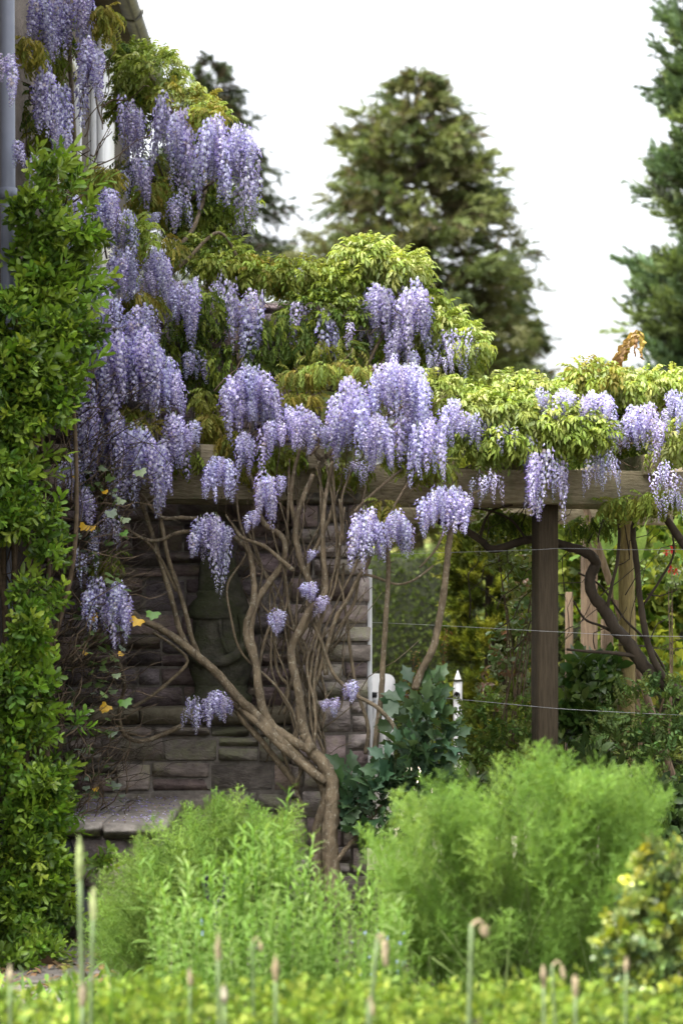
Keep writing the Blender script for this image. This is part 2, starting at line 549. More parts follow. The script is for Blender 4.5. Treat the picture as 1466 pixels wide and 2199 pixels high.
for yy in (8.6, 10.6, 12.75, 14.6):
    pts = [(-1.372 + .074 * math.cos(a), yy, 5.44 + .074 * math.sin(a)) for a in np.linspace(np.pi * .97, 2.03 * np.pi, 12)]
    put('gutter_bracket', mesh_of(tube(pts, .011, .011, 6, 2), 'gutter_bracket', m_gutter), gut)
pc = P(20, 0, 8.95)[0]
pipe = put('downpipe', mesh_of(tube([(pc + .006, 8.95, .0), (pc, 8.95, 2.0), (pc - .012, 8.95, 5.40)], .036, .034, 20, 6), 'downpipe', m_pipe, True), house)
for zz in (.9, 2.05, 3.4, 4.6):
    put('pipe_collar', mesh_of(tube([(pc - .002, 8.95, zz), (pc - .003, 8.95, zz + .05)], .041, .041, 20, 2), 'pipe_collar', m_pipe, True), pipe)
# white boarded bay high on the wall, its fluted boards facing the garden
by = 12.55
bay = put('bay', mesh_of(box((-1.80, by + .34, 4.35), (.54, .6, 2.0), (1, 1, 1)), 'bay', m_white), house)
xb0 = P(150, 0, by)[0]
for i in range(5):
    xa = xb0 + i * .044
    put('board', mesh_of(box((xa + .02, by + .024 - (i % 2) * .006, 4.35), (.038, .034, 2.0), (1, 1, 1), bevel=.006), 'board', m_white), bay)
# small gable window frame edge further left
put('window', mesh_of(merge([box((HX + .012, 11.0, 4.1), (.05, .07, 1.3)), box((HX + .012, 11.9, 4.1), (.05, .07, 1.3)), box((HX + .012, 11.45, 3.42), (.07, 1.0, .07)), box((HX + .012, 11.45, 4.78), (.05, 1.0, .06))]), 'window', m_white), house)

# ------------------------------------------------------------------ pergola
perg = thing('pergola', 'weathered timber pergola with a long grey beam on a square dark post', 'pergola', P(1180, 1950, 10.4))
A = np.array((P(222, 0, 9.75)[0], 9.75)); B = np.array((P(1640, 0, 10.5)[0], 10.5))
dv = (B - A) / np.linalg.norm(B - A)
ang = math.atan2(dv[1], dv[0])
nv = np.array((-dv[1], dv[0]))
L = np.linalg.norm(B - A)
ZB = 2.172
def along(px):
    # point on the beam axis that the picture column px meets
    for s in np.linspace(0, L, 2000):
        q = A + dv * s
        if 733 + q[0] * FPX / q[1] >= px:
            return q
    return B
mid = (A + B) / 2
for k, (off, hgt, lift) in enumerate([(0, .18, 0), (.30, .17, -.012)]):
    c = mid + nv * off
    put('beam', mesh_of(box((c[0], c[1] + .05, ZB + lift), (L, .075, hgt), (1, 1, 1), ang, .006), 'beam', m_beam), perg)
q = along(1190) + nv * .15
put('post', mesh_of(box((q[0], q[1] + .05, 1.09), (.112, .125, 2.22), (1, 1, 1), ang, .008), 'post', m_post), perg)
for px in (441, 668, 915, 1160, 1395, 1600):
    q = along(px)
    c = q + nv * .95
    put('rafter', mesh_of(box((c[0], c[1], 2.292), (.085, 2.16, .112), (1, 1, 1), ang, .005), 'rafter', m_beam), perg)
c = mid + nv * 1.85
put('beam', mesh_of(box((c[0] + .2, c[1], 2.148), (L, .075, .17), (1, 1, 1), ang, .005), 'beam', m_beam), perg)
for px, yb in ((1264, 12.28), (2080, 12.9)):
    x = P(px, 0, yb)[0]
    put('rear_post', mesh_of(box((x, yb, 1.03), (.085, .085, 2.08), (1, 1, 1), ang, .005), 'rear_post', m_stake), perg)
for pts in ([(797, 1191), (960, 1187), (1150, 1181), (1208, 1178), (1340, 1181), (1500, 1180)],
            [(797, 1337), (930, 1343), (1150, 1355), (1210, 1358), (1340, 1365), (1500, 1368)],
            [(797, 1487), (960, 1500), (1150, 1518), (1210, 1523), (1330, 1530), (1500, 1538)]):
    p3 = [P(x, y, 10.12 + (x - 797) / 703 * .26) for x, y in pts]
    put('wire', mesh_of(tube(p3, .0013, .0013, 5, 4), 'wire', m_metal, True), perg)

# stakes behind the post
for (px, y0, y1, Y, wpx, lab) in [(1147, 1312, 1990, 10.9, 13, 'thin pale timber stake standing just beside the square dark pergola post'),
                                  (1221, 1272, 1800, 11.9, 14, 'narrow grey stake between the dark pergola post and the twisted trunk'),
                                  (1302, 1330, 1850, 11.3, 22, 'stout brown stake among leaves behind the twisted dark trunk')]:
    a, b = P(px, y0, Y), P(px, y1, Y)
    wd = wpx * Y / FPX
    st = put('wooden_stake', mesh_of(box((a[0], Y, a[2] / 2 - .05), (wd, wd, a[2] + .1), (1, 1, 1), .2, .004), 'wooden_stake', m_stake))
    tag(st, lab, 'stake', 'stakes behind the pergola')
a, b = P(1258, 1095, 11.4), P(1300, 1225, 11.4)
d_ = b - a
st = put('wooden_pole', mesh_of(tube([a - d_ * .4, a, b, a + d_ * (a[2] / -d_[2])], .019, .022, 8, 5, rough=.03), 'wooden_pole', m_stake, True))
tag(st, 'slanting pale round pole under the beam, right of the dark post', 'pole')

# ------------------------------------------------------------------ carved stone on the ledge
sy = 10.02
stx = P(462, 0, sy)
statue = thing('stone_carving', 'dark mossy carved stone figure with a ridged collar standing on the wall ledge', 'statue', (stx[0], 10.15, P(0, 1515, 10.15)[2]))
zb = P(0, 1517, 10.15)[2]
def carve(prof, name, mat, nx=20, sq=2.6, yscale=.62, jit=.003, cx=0.0):
    V, F = [], []
    a = np.arange(nx) / nx * 2 * np.pi
    for (r, z, ox) in prof:
        c_, s_ = np.cos(a), np.sin(a)
        x = np.sign(c_) * np.abs(c_) ** (2 / sq) * r
        y = np.sign(s_) * np.abs(s_) ** (2 / sq) * r * yscale
        V.append(np.stack([stx[0] + cx + ox + x + rng.randn(nx) * jit, 10.17 + y + rng.randn(nx) * jit, np.full(nx, zb + z)], 1))
    n = len(prof)
    for i in range(n - 1):
        for k in range(nx):
            k2 = (k + 1) % nx
            A_, B_, C_, D_ = i * nx + k, i * nx + k2, (i + 1) * nx + k2, (i + 1) * nx + k
            F += [(A_, B_, C_), (A_, C_, D_)]
    V.append([[stx[0] + cx + prof[-1][2], 10.17, zb + prof[-1][1]]])
    for k in range(nx):
        F.append((n * nx, (n - 1) * nx + k, (n - 1) * nx + (k + 1) % nx))
    return put(name, mesh_of(T(np.vstack([np.asarray(v) for v in V]), F, (1, 1, 1)), name, mat, True), statue)
carve([(.16, 0, .02), (.165, .05, .02), (.14, .07, .02), (.135, .11, .02)], 'base', m_moss)
carve([(.13, .10, .02), (.155, .16, .02), (.165, .22, .02), (.15, .30, .015), (.135, .38, .01), (.125, .44, .0), (.12, .47, -.01)], 'body', m_moss)
carve([(.118, .455, -.02), (.128, .47, -.025), (.125, .49, -.025), (.115, .505, -.025), (.118, .52, -.025), (.105, .54, -.025), (.085, .565, -.02), (.088, .585, -.02), (.075, .60, -.02)], 'collar', m_moss, sq=2.0, yscale=.9)
carve([(.12, .44, .03), (.135, .52, .03), (.12, .60, .02), (.10, .70, .01), (.085, .80, .0), (.055, .86, -.01)], 'back_slab', m_moss, yscale=.4)
pts = [(stx[0] + .135, 10.12, zb + .47), (stx[0] + .15, 10.08, zb + .34), (stx[0] + .08, 10.05, zb + .25), (stx[0] - .05, 10.055, zb + .23), (stx[0] - .12, 10.10, zb + .27)]
put('drapery', mesh_of(tube(pts, .026, .03, 10, 5, rough=.05), 'drapery', m_moss, True), statue)
pts = [(stx[0] + .02, 10.075, zb + .45), (stx[0] + .03, 10.07, zb + .36), (stx[0] + .06, 10.06, zb + .28)]
put('drapery', mesh_of(tube(pts, .012, .008, 8, 5), 'drapery', m_moss, True), statue)

# ------------------------------------------------------------------ white gate pieces beyond the opening
GY = 12.2
g0, g1 = P(790, 0, GY)[0], P(848, 0, GY)[0]
gt = P(0, 1448, GY)[2]
gate = thing('gate_leaf', 'white painted gate leaf with rounded top corner and black latch beside the stone pier', 'gate', ((g0 + g1) / 2, GY, 0))
prof = [(g0 - .1, .12), (g1 - .012, .12), (g1 - .012, gt - .22), (g1, gt - .10)] + [(g1 - .05 + .05 * math.cos(a), gt - .05 + .05 * math.sin(a)) for a in np.linspace(0, np.pi / 2, 6)] + [(g0 - .1, gt + .006)]
n = len(prof)
V = [(x, GY, z) for x, z in prof] + [(x, GY + .05, z) for x, z in prof]
F = [(0, i, i + 1) for i in range(1, n - 1)] + [(n, n + i + 1, n + i) for i in range(1, n - 1)]
for i in range(n):
    j = (i + 1) % n
    F += [(i, n + i, j), (j, n + i, n + j)]
put('panel', mesh_of(T(V, F, (1, 1, 1)), 'panel', m_white), gate)
for px in (806, 822, 838):
    x = P(px, 0, GY)[0]
    put('board', mesh_of(box((x, GY - .006, gt - .42), (.036, .018, .52), (1, 1, 1), 0, .005), 'board', m_white), gate)
put('latch', mesh_of(merge([box((P(799, 0, GY)[0], GY - .02, gt - .13), (.06, .02, .035), bevel=.004), box((P(826, 0, GY)[0], GY - .02, gt - .135), (.012, .02, .03), bevel=.003)]), 'latch', m_black), gate)
gp = P(983, 1440, 12.3)
post = thing('gate_post', 'slim white picket post with pointed top and black ring latch', 'post', (gp[0], 12.3, 0))
hw = .026
V, F = [], []
prof = [(-hw, 0), (hw, 0), (hw, gp[2] - .075), (0, gp[2]), (-hw, gp[2] - .075)]
n = 5
V = [(gp[0] + x, 12.3, z) for x, z in prof] + [(gp[0] + x, 12.36, z) for x, z in prof]
F = [(0, i, i + 1) for i in range(1, n - 1)] + [(n, n + i + 1, n + i) for i in range(1, n - 1)]
for i in range(n):
    j = (i + 1) % n
    F += [(i, n + i, j), (j, n + i, n + j)]
put('post_body', mesh_of(T(V, F, (1, 1, 1)), 'post_body', m_white), post)
rc = P(980, 1494, 12.3)
pts = [(rc[0] + .016 * math.cos(a), 12.285, rc[2] + .019 * math.sin(a)) for a in np.linspace(0, 2 * np.pi, 13)]
put('ring_latch', mesh_of(merge([tube(pts, .005, .005, 6, 2), box((rc[0], 12.294, rc[2] + .01), (.02, .012, .03), bevel=.003)]), 'ring_latch', m_black), post)
zc = P(0, 1462, 12.3)[2]
put('band', mesh_of(box((gp[0], 12.33, zc), (.058, .066, .012)), 'band', m_moss), post)

# black slanted pipe at the foot of the shrub, tool handle in the herbs
pp = [P(136, 1800, 8.85), P(160, 1890, 8.82), P(186, 1980, 8.75), P(214, 2036, 8.66)]
o = put('drain_pipe', mesh_of(tube(pp, .036, .05, 14, 5), 'drain_pipe', m_black, True))
tag(o, 'slanting black pipe reaching the paving below the clipped green shrub', 'pipe')
hp = P(463, 1898, 7.2)
tool = thing('garden_fork', 'black handled garden tool standing half hidden in the herbs', 'tool', (hp[0], 7.2, 0))
kx = 20 * 7.2 / FPX
pts = [hp + np.array((-kx, 0, .03)), hp + np.array((-kx * 1.15, 0, -.0)), hp + np.array((-kx * .7, 0, -.05)), hp + np.array((0, 0, -.075)), hp + np.array((kx * .7, 0, -.05)), hp + np.array((kx * 1.15, 0, 0)), hp + np.array((kx, 0, .03))]
put('grip', mesh_of(tube(pts, .011, .011, 10, 4), 'grip', m_black, True), tool)
put('shaft', mesh_of(tube([hp + np.array((0, 0, -.07)), (hp[0] + .01, 7.2, -.05)], .013, .014, 10, 4), 'shaft', m_black, True), tool)

# ------------------------------------------------------------------ leaf templates
def leaf_blade(L, W, fold=.25, curl=.15, c0=(1, 1, 1), c1=(1, 1, 1), wide=.45):
    """pointed oval blade along +X, 8 triangles"""
    V = [(0, 0, 0)]
    for u, wv in ((wide * .62, .8), (wide * 1.45, .86)):
        z = -curl * L * u * u
        V += [(u * L, W * wv * .5, z + fold * W * .4), (u * L, 0, z), (u * L, -W * wv * .5, z + fold * W * .4)]
    V.append((L, 0, -curl * L))
    F = [(0, 2, 1), (0, 3, 2), (1, 2, 5), (1, 5, 4), (2, 3, 6), (2, 6, 5), (4, 5, 7), (5, 6, 7)]
    t = np.linspace(0, 1, len(V))[:, None]
    C = np.asarray(c0) * (1 - t) + np.asarray(c1) * t
    return T(V, F, C)


def small_blade(L, W, fold=.3, curl=.1, c=(1, 1, 1), at=.5):
    V = [(0, 0, 0), (at * L, W * .5, fold * W * .4), (at * L, 0, -curl * L * .3), (at * L, -W * .5, fold * W * .4), (L, 0, -curl * L)]
    return T(V, [(0, 2, 1), (0, 3, 2), (1, 2, 4), (2, 3, 4)], c)


def compound_leaf(seed, pairs=5, L=.17, droop=.5, ll=.055, lw=.021, hang=.5, lo=False):
    r = np.random.RandomState(seed)
    ts = []
    u = np.linspace(0, 1, 7)
    pts = np.stack([L * u * (1 - .15 * u), .01 * np.sin(u * 3 + seed), L * (.12 * u - droop * u * u)], 1)
    ts.append(tube(pts[::3] if lo else pts, .0014, .0008, 3, 1 if lo else 2, (.75, .6, .35), smooth=not lo))
    def at(s):
        return np.array([np.interp(s, u, pts[:, k]) for k in range(3)])
    for i in range(pairs):
        s = .22 + .74 * i / (pairs - .3)
        p = at(s)
        tg = unit(at(min(s + .05, 1)) - at(max(s - .05, 0)))
        for sd_ in (-1, 1):
            d = unit(tg * R(.45, .75) + np.array((0, sd_, 0)) * R(.75, 1.0) + np.array((0, 0, -hang * r.uniform(.5, 1.3))))
            M = frames(d[None], roll=np.array([r.uniform(-.5, .5)]))[0]
            v = r.uniform(.8, 1.15)
            b = small_blade(ll * r.uniform(.8, 1.1) * (1 - .25 * abs(s - .6)), lw * r.uniform(.9, 1.15), .5, .25, np.array((1.02, .98, .96)) * v, .42) if lo else leaf_blade(ll * r.uniform(.8, 1.1) * (1 - .25 * abs(s - .6)), lw * r.uniform(.85, 1.15), .5, .22, np.array((1, 1, 1)) * v, np.array((1.05, .96, .9)) * v)
            ts.append(b.moved(M, p))
    d = unit(at(1) - at(.9) + np.array((0, 0, -.03)))
    ts.append(leaf_blade(ll, lw, .4, .25).moved(frames(d[None])[0], at(1)))
    return merge(ts)


WLEAF = [compound_leaf(i, pairs=4 + i % 3, droop=.25 + .12 * (i % 4), hang=.35 + .2 * (i % 3)) for i in range(8)]
WLEAF_LO = [compound_leaf(i, pairs=4 + i % 3, droop=.25 + .12 * (i % 4), hang=.35 + .2 * (i % 3), lo=True) for i in range(8)]
WHANG_LO = [compound_leaf(20 + i, pairs=4 + i % 2, L=.13, droop=.7, ll=.05, lw=.019, hang=1.3, lo=True) for i in range(5)]
WLEAF_HANG = [compound_leaf(20 + i, pairs=4 + i % 2, L=.13, droop=.7, ll=.05, lw=.019, hang=1.3) for i in range(5)]


def raceme(seed, lax=False):
    """hanging flower cluster, unit length 1 (scaled to metres later: x, y by width, z by length)"""
    r = np.random.RandomState(seed)
    L, W = .30, .052
    n = 72 if not lax else 50
    ts = []
    bend = r.uniform(-.03, .03, 2)
    zs = np.linspace(.02, -L, 7)
    axis = np.stack([bend[0] * (zs / L) ** 2, bend[1] * (zs / L) ** 2, zs], 1)
    ts.append(tube(axis, .0018, .0008, 3, 1, (.33, .42, .16), smooth=False))
    for i in range(n):
        u = (i + .5) / n
        u = u ** (.9 if not lax else .8)
        a = i * 2.399 + r.uniform(-.4, .4)
        if not lax:
            env = (.55 + .45 * min(1, u / .18)) * (1 - max(0, u - .12) / .88 * .8)
        else:
            env = (.6 + .4 * min(1, u / .2)) * (1 - max(0, u - .2) / .8 * .85)
        rad = W * env * r.uniform(.55, 1.05)
        z = -L * u + r.uniform(-.008, .008)
        b = bend * (z / L) ** 2
        p = np.array((b[0] + rad * math.cos(a), b[1] + rad * math.sin(a), z))
        open_ = 1 - .6 * max(0, (u - .55) / .45) if not lax else 1 - .75 * max(0, (u - .4) / .6)
        s = .0128 * open_ * r.uniform(.75, 1.3)
        out = np.array((math.cos(a), math.sin(a), 0))
        d = unit(out + np.array((0, 0, r.uniform(-.5, .25))) + r.uniform(-.35, .35, 3))
        M = frames(d[None], roll=np.array([r.uniform(-.5, .5)]))[0]
        # banner: cupped fan standing up behind the keel
        v = r.uniform(.72, 1.25) * (1.12 - .35 * u)
        pale = np.array((.67, .66, .845)) * v
        mid_ = np.array((.42, .385, .69)) * v
        if r.uniform() < .04: pale, mid_ = np.array((.42, .33, .30)), np.array((.30, .22, .20))
        dk = np.array((.20, .155, .41)) * v
        aa = np.linspace(-2.3, 2.3, 6)
        BV = [(.15 * s, 0, .1 * s)] + [(-.25 * s + .35 * s * abs(math.sin(q_ * .7)), math.sin(q_) * s * .95, .15 * s + math.cos(q_) * s) for q_ in aa]
        BC = [np.array((.82, .81, .84)) * v] + [pale if abs(q_) < 1 else mid_ for q_ in aa]
        BF = [(0, k + 1, k + 2) for k in range(5)]
        ts.append(T(np.array(BV) @ M.T + p, BF, np.array(BC)))
        # wings and keel: folded darker boat pointing out
        KV = [(-.2 * s, 0, -.15 * s), (.75 * s, .38 * s, -.55 * s), (1.25 * s, 0, -.35 * s), (.75 * s, -.38 * s, -.55 * s), (.5 * s, 0, .12 * s)]
        KC = [dk, mid_ * .8, dk * .9, mid_ * .8, dk * 1.1]
        ts.append(T(np.array(KV) @ M.T + p, [(0, 1, 4), (1, 2, 4), (2, 3, 4), (3, 0, 4)], np.array(KC)))
        if i % 2 == 0:
            q = np.array((b[0], b[1], z + .008))
            sd_ = np.cross(out, (0, 0, 1)) * .0009
            ts.append(T([q - sd_, q + sd_, p], [(0, 1, 2)], (.36, .36, .30)))
    return merge(ts)


RAC_T = [raceme(100 + i) for i in range(9)]
RACL_T = [raceme(200 + i, True) for i in range(6)]
RAC = [mesh_of(t, 'raceme', m_petal) for t in RAC_T]
RACL = [mesh_of(t, 'raceme', m_petal) for t in RACL_T]
WLEAF_ME = [mesh_of(t, 'leaf', m_leaf) for t in WLEAF]
WHANG_ME = [mesh_of(t, 'leaf', m_leaf) for t in WLEAF_HANG]

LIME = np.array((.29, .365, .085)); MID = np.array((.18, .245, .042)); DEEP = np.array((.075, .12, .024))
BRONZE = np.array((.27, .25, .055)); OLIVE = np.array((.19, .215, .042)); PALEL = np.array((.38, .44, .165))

# ------------------------------------------------------------------ wisterias
wis_main = thing('wisteria', 'flowering wisteria with fanned brown stems rising against the stone pier', 'wisteria', P(714, 1940, 9.6))
wis_house = thing('wisteria', 'tall wisteria climbing the house wall, long lilac clusters below the gutter', 'wisteria', P(690, 1935, 9.75))
wis_right = thing('wisteria', 'wisteria with a dark twisted trunk behind the pergola post, topped with lime leaves', 'wisteria', P(1560, 1960, 10.75))

# flower regions: x0, y0, x1, y1, depth, count, length in picture pixels, kind, tint
F_ = 'f'; L_ = 'l'
REG_HOUSE = [
    (62, -40, 110, 90, 9.7, 4, 120, F_, .95), (105, -60, 150, 140, 9.75, 5, 130, F_, .95), (160, -50, 205, 90, 9.9, 4, 110, F_, .9),
    (70, 120, 120, 280, 9.6, 4, 120, F_, 1), (105, 170, 160, 300, 9.7, 3, 110, F_, 1), (170, 70, 222, 200, 9.85, 5, 110, F_, 1.1),
    (0, 110, 36, 185, 8.7, 2, 78, F_, 1.1), (30, 285, 55, 335, 8.8, 1, 50, F_, 1), (62, 320, 100, 400, 9.5, 2, 80, F_, 1), (105, 235, 150, 360, 9.7, 3, 100, F_, .95),
    (250, 195, 290, 345, 11.0, 3, 125, F_, .85), (288, 225, 312, 320, 11.0, 2, 90, F_, .85), (285, 330, 325, 415, 10.9, 2, 80, F_, .85),
    (330, 195, 365, 330, 11.0, 3, 120, F_, .9), (362, 205, 410, 360, 10.9, 5, 125, F_, .9), (420, 245, 500, 395, 10.7, 9, 115, F_, 1),
    (470, 265, 560, 390, 10.7, 7, 100, F_, 1), (505, 340, 565, 470, 10.7, 4, 110, L_, .9), (360, 330, 430, 420, 10.9, 3, 80, L_, .8),
    (205, 400, 258, 505, 9.6, 5, 95, F_, 1.05), (130, 420, 205, 520, 9.6, 6, 90, F_, 1.1), (310, 455, 345, 485, 10.6, 2, 40, F_, .85), (355, 420, 385, 470, 10.7, 1, 60, F_, .8),
    (225, 525, 300, 650, 9.7, 7, 90, F_, 1), (300, 530, 370, 650, 9.9, 6, 90, F_, 1), (355, 585, 395, 700, 10.0, 4, 95, F_, .95), (390, 598, 428, 725, 10.1, 4, 100, F_, .95),
    (160, 560, 230, 660, 9.5, 3, 70, F_, 1), (90, 600, 170, 720, 9.35, 3, 80, F_, 1), (250, 330, 330, 440, 10.9, 3, 80, L_, .9), (225, 1000, 300, 1090, 9.45, 4, 70, L_, 1), (120, 960, 190, 1080, 9.3, 4, 80, L_, 1), (150, 1150, 220, 1250, 9.25, 3, 65, L_, .95), (180, 600, 262, 730, 9.5, 5, 90, F_, 1), (110, 520, 200, 630, 9.45, 4, 80, F_, 1), (270, 640, 345, 750, 9.7, 4, 85, F_, 1), (240, 440, 300, 540, 9.75, 4, 80, F_, 1), (100, 440, 150, 520, 9.4, 3, 70, F_, 1.05), (140, 850, 220, 960, 9.4, 4, 90, F_, 1), (350, 400, 420, 500, 10.8, 3, 75, L_, .9), (330, 770, 400, 890, 9.7, 4, 80, F_, 1),
    (210, 670, 345, 870, 9.55, 24, 115, F_, 1.08), (165, 760, 250, 930, 9.5, 10, 110, F_, 1), (300, 740, 385, 860, 9.65, 8, 90, F_, 1.05),
    (190, 880, 290, 1000, 9.5, 10, 95, F_, 1.05), (250, 905, 340, 1045, 9.5, 10, 110, F_, 1.1), (325, 945, 368, 1078, 9.5, 5, 105, F_, 1.1), (345, 880, 400, 1010, 9.6, 6, 100, F_, 1), (395, 895, 430, 960, 9.6, 2, 60, F_, 1),
    (150, 900, 215, 1010, 9.4, 5, 90, F_, .95), (160, 1040, 205, 1130, 9.3, 4, 70, F_, .95), (215, 1085, 265, 1175, 9.4, 4, 70, L_, .9), (185, 1120, 215, 1180, 9.3, 2, 55, L_, .9),
    (175, 1235, 235, 1330, 9.25, 4, 85, F_, 1.05), (225, 1240, 283, 1350, 9.25, 6, 95, F_, 1.1),
]
REG_MAIN = [
    (455, 575, 495, 700, 10.4, 3, 100, L_, .9), (465, 600, 505, 760, 10.3, 3, 140, L_, .85), (525, 610, 565, 760, 10.3, 4, 130, F_, .95), (490, 590, 525, 720, 10.4, 2, 110, L_, .85),
    (380, 745, 448, 805, 10.2, 4, 50, F_, .8),
    (615, 638, 672, 720, 10.4, 4, 85, F_, .95), (625, 700, 680, 790, 10.4, 2, 80, L_, .8), (685, 645, 722, 760, 10.4, 3, 100, F_, .95), (738, 670, 760, 745, 10.4, 1, 80, F_, .95),
    (775, 600, 850, 720, 10.4, 8, 95, F_, .85), (845, 595, 925, 735, 10.35, 10, 105, F_, .95), (825, 700, 875, 790, 10.35, 4, 80, F_, .85), (865, 740, 905, 830, 10.3, 4, 75, F_, .85),
    (905, 740, 1010, 810, 10.3, 6, 60, L_, .9), (920, 690, 1040, 790, 10.35, 5, 60, L_, .9),
    (470, 778, 600, 900, 9.75, 15, 95, F_, 1.05), (500, 860, 560, 905, 9.75, 3, 45, F_, 1),
    (562, 865, 690, 965, 9.65, 14, 80, F_, 1.05), (505, 912, 550, 990, 9.65, 4, 70, F_, 1.05),
    (705, 805, 800, 985, 9.7, 16, 100, F_, 1.1), (780, 760, 925, 900, 9.75, 18, 90, F_, 1.15), (770, 880, 850, 1000, 9.65, 9, 90, F_, 1.05), (850, 860, 930, 960, 9.75, 8, 80, F_, 1.05),
    (690, 900, 730, 960, 9.7, 3, 60, F_, 1), (735, 985, 800, 1030, 9.75, 4, 40, L_, .95),
    (872, 890, 960, 1005, 9.75, 9, 90, F_, 1.1), (940, 855, 1010, 950, 9.85, 6, 75, F_, 1.05),
    (433, 972, 510, 1055, 9.6, 8, 68, F_, 1.1), (553, 1005, 590, 1110, 9.6, 4, 80, F_, 1.0), (590, 1020, 617, 1050, 9.6, 1, 40, F_, 1.1), (520, 1095, 565, 1130, 9.6, 3, 34, F_, 1.05),
    (405, 1098, 500, 1205, 9.6, 9, 80, F_, 1.0), (440, 1120, 500, 1235, 9.6, 3, 100, L_, .95),
    (750, 1085, 825, 1182, 9.6, 8, 78, F_, 1.05), (818, 1095, 890, 1170, 9.6, 7, 66, F_, 1.08), (895, 1035, 1018, 1135, 9.7, 13, 75, F_, 1.08), (770, 1110, 800, 1200, 9.6, 2, 80, L_, 1),
    (575, 1302, 615, 1352, 9.6, 3, 42, F_, 1.1), (645, 1245, 685, 1285, 9.6, 3, 34, F_, 1.1), (675, 1275, 708, 1315, 9.6, 2, 36, F_, 1.1),
    (390, 1490, 440, 1565, 9.6, 4, 55, L_, .9), (430, 1478, 500, 1560, 9.6, 6, 55, F_, .95), (690, 1495, 730, 1530, 9.55, 2, 30, F_, .95), (740, 1460, 772, 1505, 9.55, 2, 42, F_, 1), (660, 1180, 685, 1210, 9.6, 1, 26, F_, 1),
]
REG_RIGHT = [
    (1005, 1000, 1085, 1075, 10.0, 4, 70, L_, 1.05), (1125, 920, 1165, 1070, 10.0, 5, 110, F_, 1), (1155, 940, 1200, 1080, 10.0, 3, 110, L_, 1), (1195, 975, 1225, 1075, 10.0, 2, 90, L_, 1.05),
    (1250, 950, 1330, 1050, 10.05, 6, 85, L_, 1), (1185, 825, 1240, 900, 10.1, 5, 65, F_, 1.05), (1240, 835, 1325, 905, 10.1, 8, 65, F_, 1.1), (1150, 830, 1185, 880, 10.1, 2, 45, F_, 1.05),
    (1325, 860, 1435, 960, 10.15, 9, 75, F_, 1), (1385, 985, 1470, 1070, 10.1, 4, 70, L_, .95), (1420, 830, 1475, 920, 10.2, 4, 75, F_, 1), (1290, 900, 1340, 960, 10.15, 3, 60, L_, .9),
    (985, 880, 1060, 960, 10.0, 5, 70, F_, 1.05), (1060, 900, 1120, 960, 10.0, 3, 60, L_, 1), (1395, 1050, 1480, 1110, 10.15, 3, 50, L_, .9),
]


def hang(regs, parent, more=1.75):
    """every flower cluster is a part; beyond 300 on one plant the deepest ones are joined"""
    todo = []
    for (x0, y0, x1, y1, Y, n, ln, kind, tn) in regs:
        n = max(n, int(round(n * more)))
        for i in range(n):
            l_ = ln * R(.6, 1.3)
            u_ = (i + R(0, 1)) / n
            H_ = y1 - y0
            dome = (2 * u_ - 1) ** 2 * .34 * H_
            px = x0 + 8 + (x1 - x0 - 16) * u_ if x1 - x0 > 40 else R(x0 + 6, x1 - 6)
            py = y0 + dome + R(0, max(.22 * H_, H_ - l_ - dome))
            YY = Y - .08 + R(-.14, .14)
            zl = l_ * YY / FPX / .30
            wl = min(.9, max(.5, .38 + .42 * zl)) * R(.75, 1.2)
            if kind == L_: wl *= .8
            tx, ty = R(-.14, .14), R(-.14, .14)
            rot = Matrix.Rotation(tx, 3, 'X') @ Matrix.Rotation(ty, 3, 'Y') @ Matrix.Rotation(R(0, 6.28), 3, 'Z') @ Matrix.Diagonal((wl, wl, zl))
            v = tn * R(.7, 1.16)
            todo.append((YY, np.array(rot), P(px, py, YY), kind, (v * R(.94, 1.05), v, v * R(.97, 1.03))))
    todo.sort(key=lambda q_: q_[0])
    for YY, rot, p, kind, c in todo[:300]:
        put('raceme', (RAC[rng.randint(9)] if kind == F_ else RACL[rng.randint(6)]), parent, M4(rot, p), c)
    rest = todo[300:]
    out = []
    for kd, tm in ((F_, RAC_T), (L_, RACL_T)):
        s = [q_ for q_ in rest if q_[3] == kd]
        if s:
            out.append(scatter(tm, np.stack([q_[1] for q_ in s]), np.stack([q_[2] for q_ in s]), np.array([q_[4] for q_ in s])))
    if out:
        o = put('blossom', mesh_of(merge(out), 'blossom', m_petal), parent)
        o['kind'] = 'stuff'


hang(REG_HOUSE, wis_house, 2.1)
hang(REG_MAIN, wis_main)
hang(REG_RIGHT, wis_right)

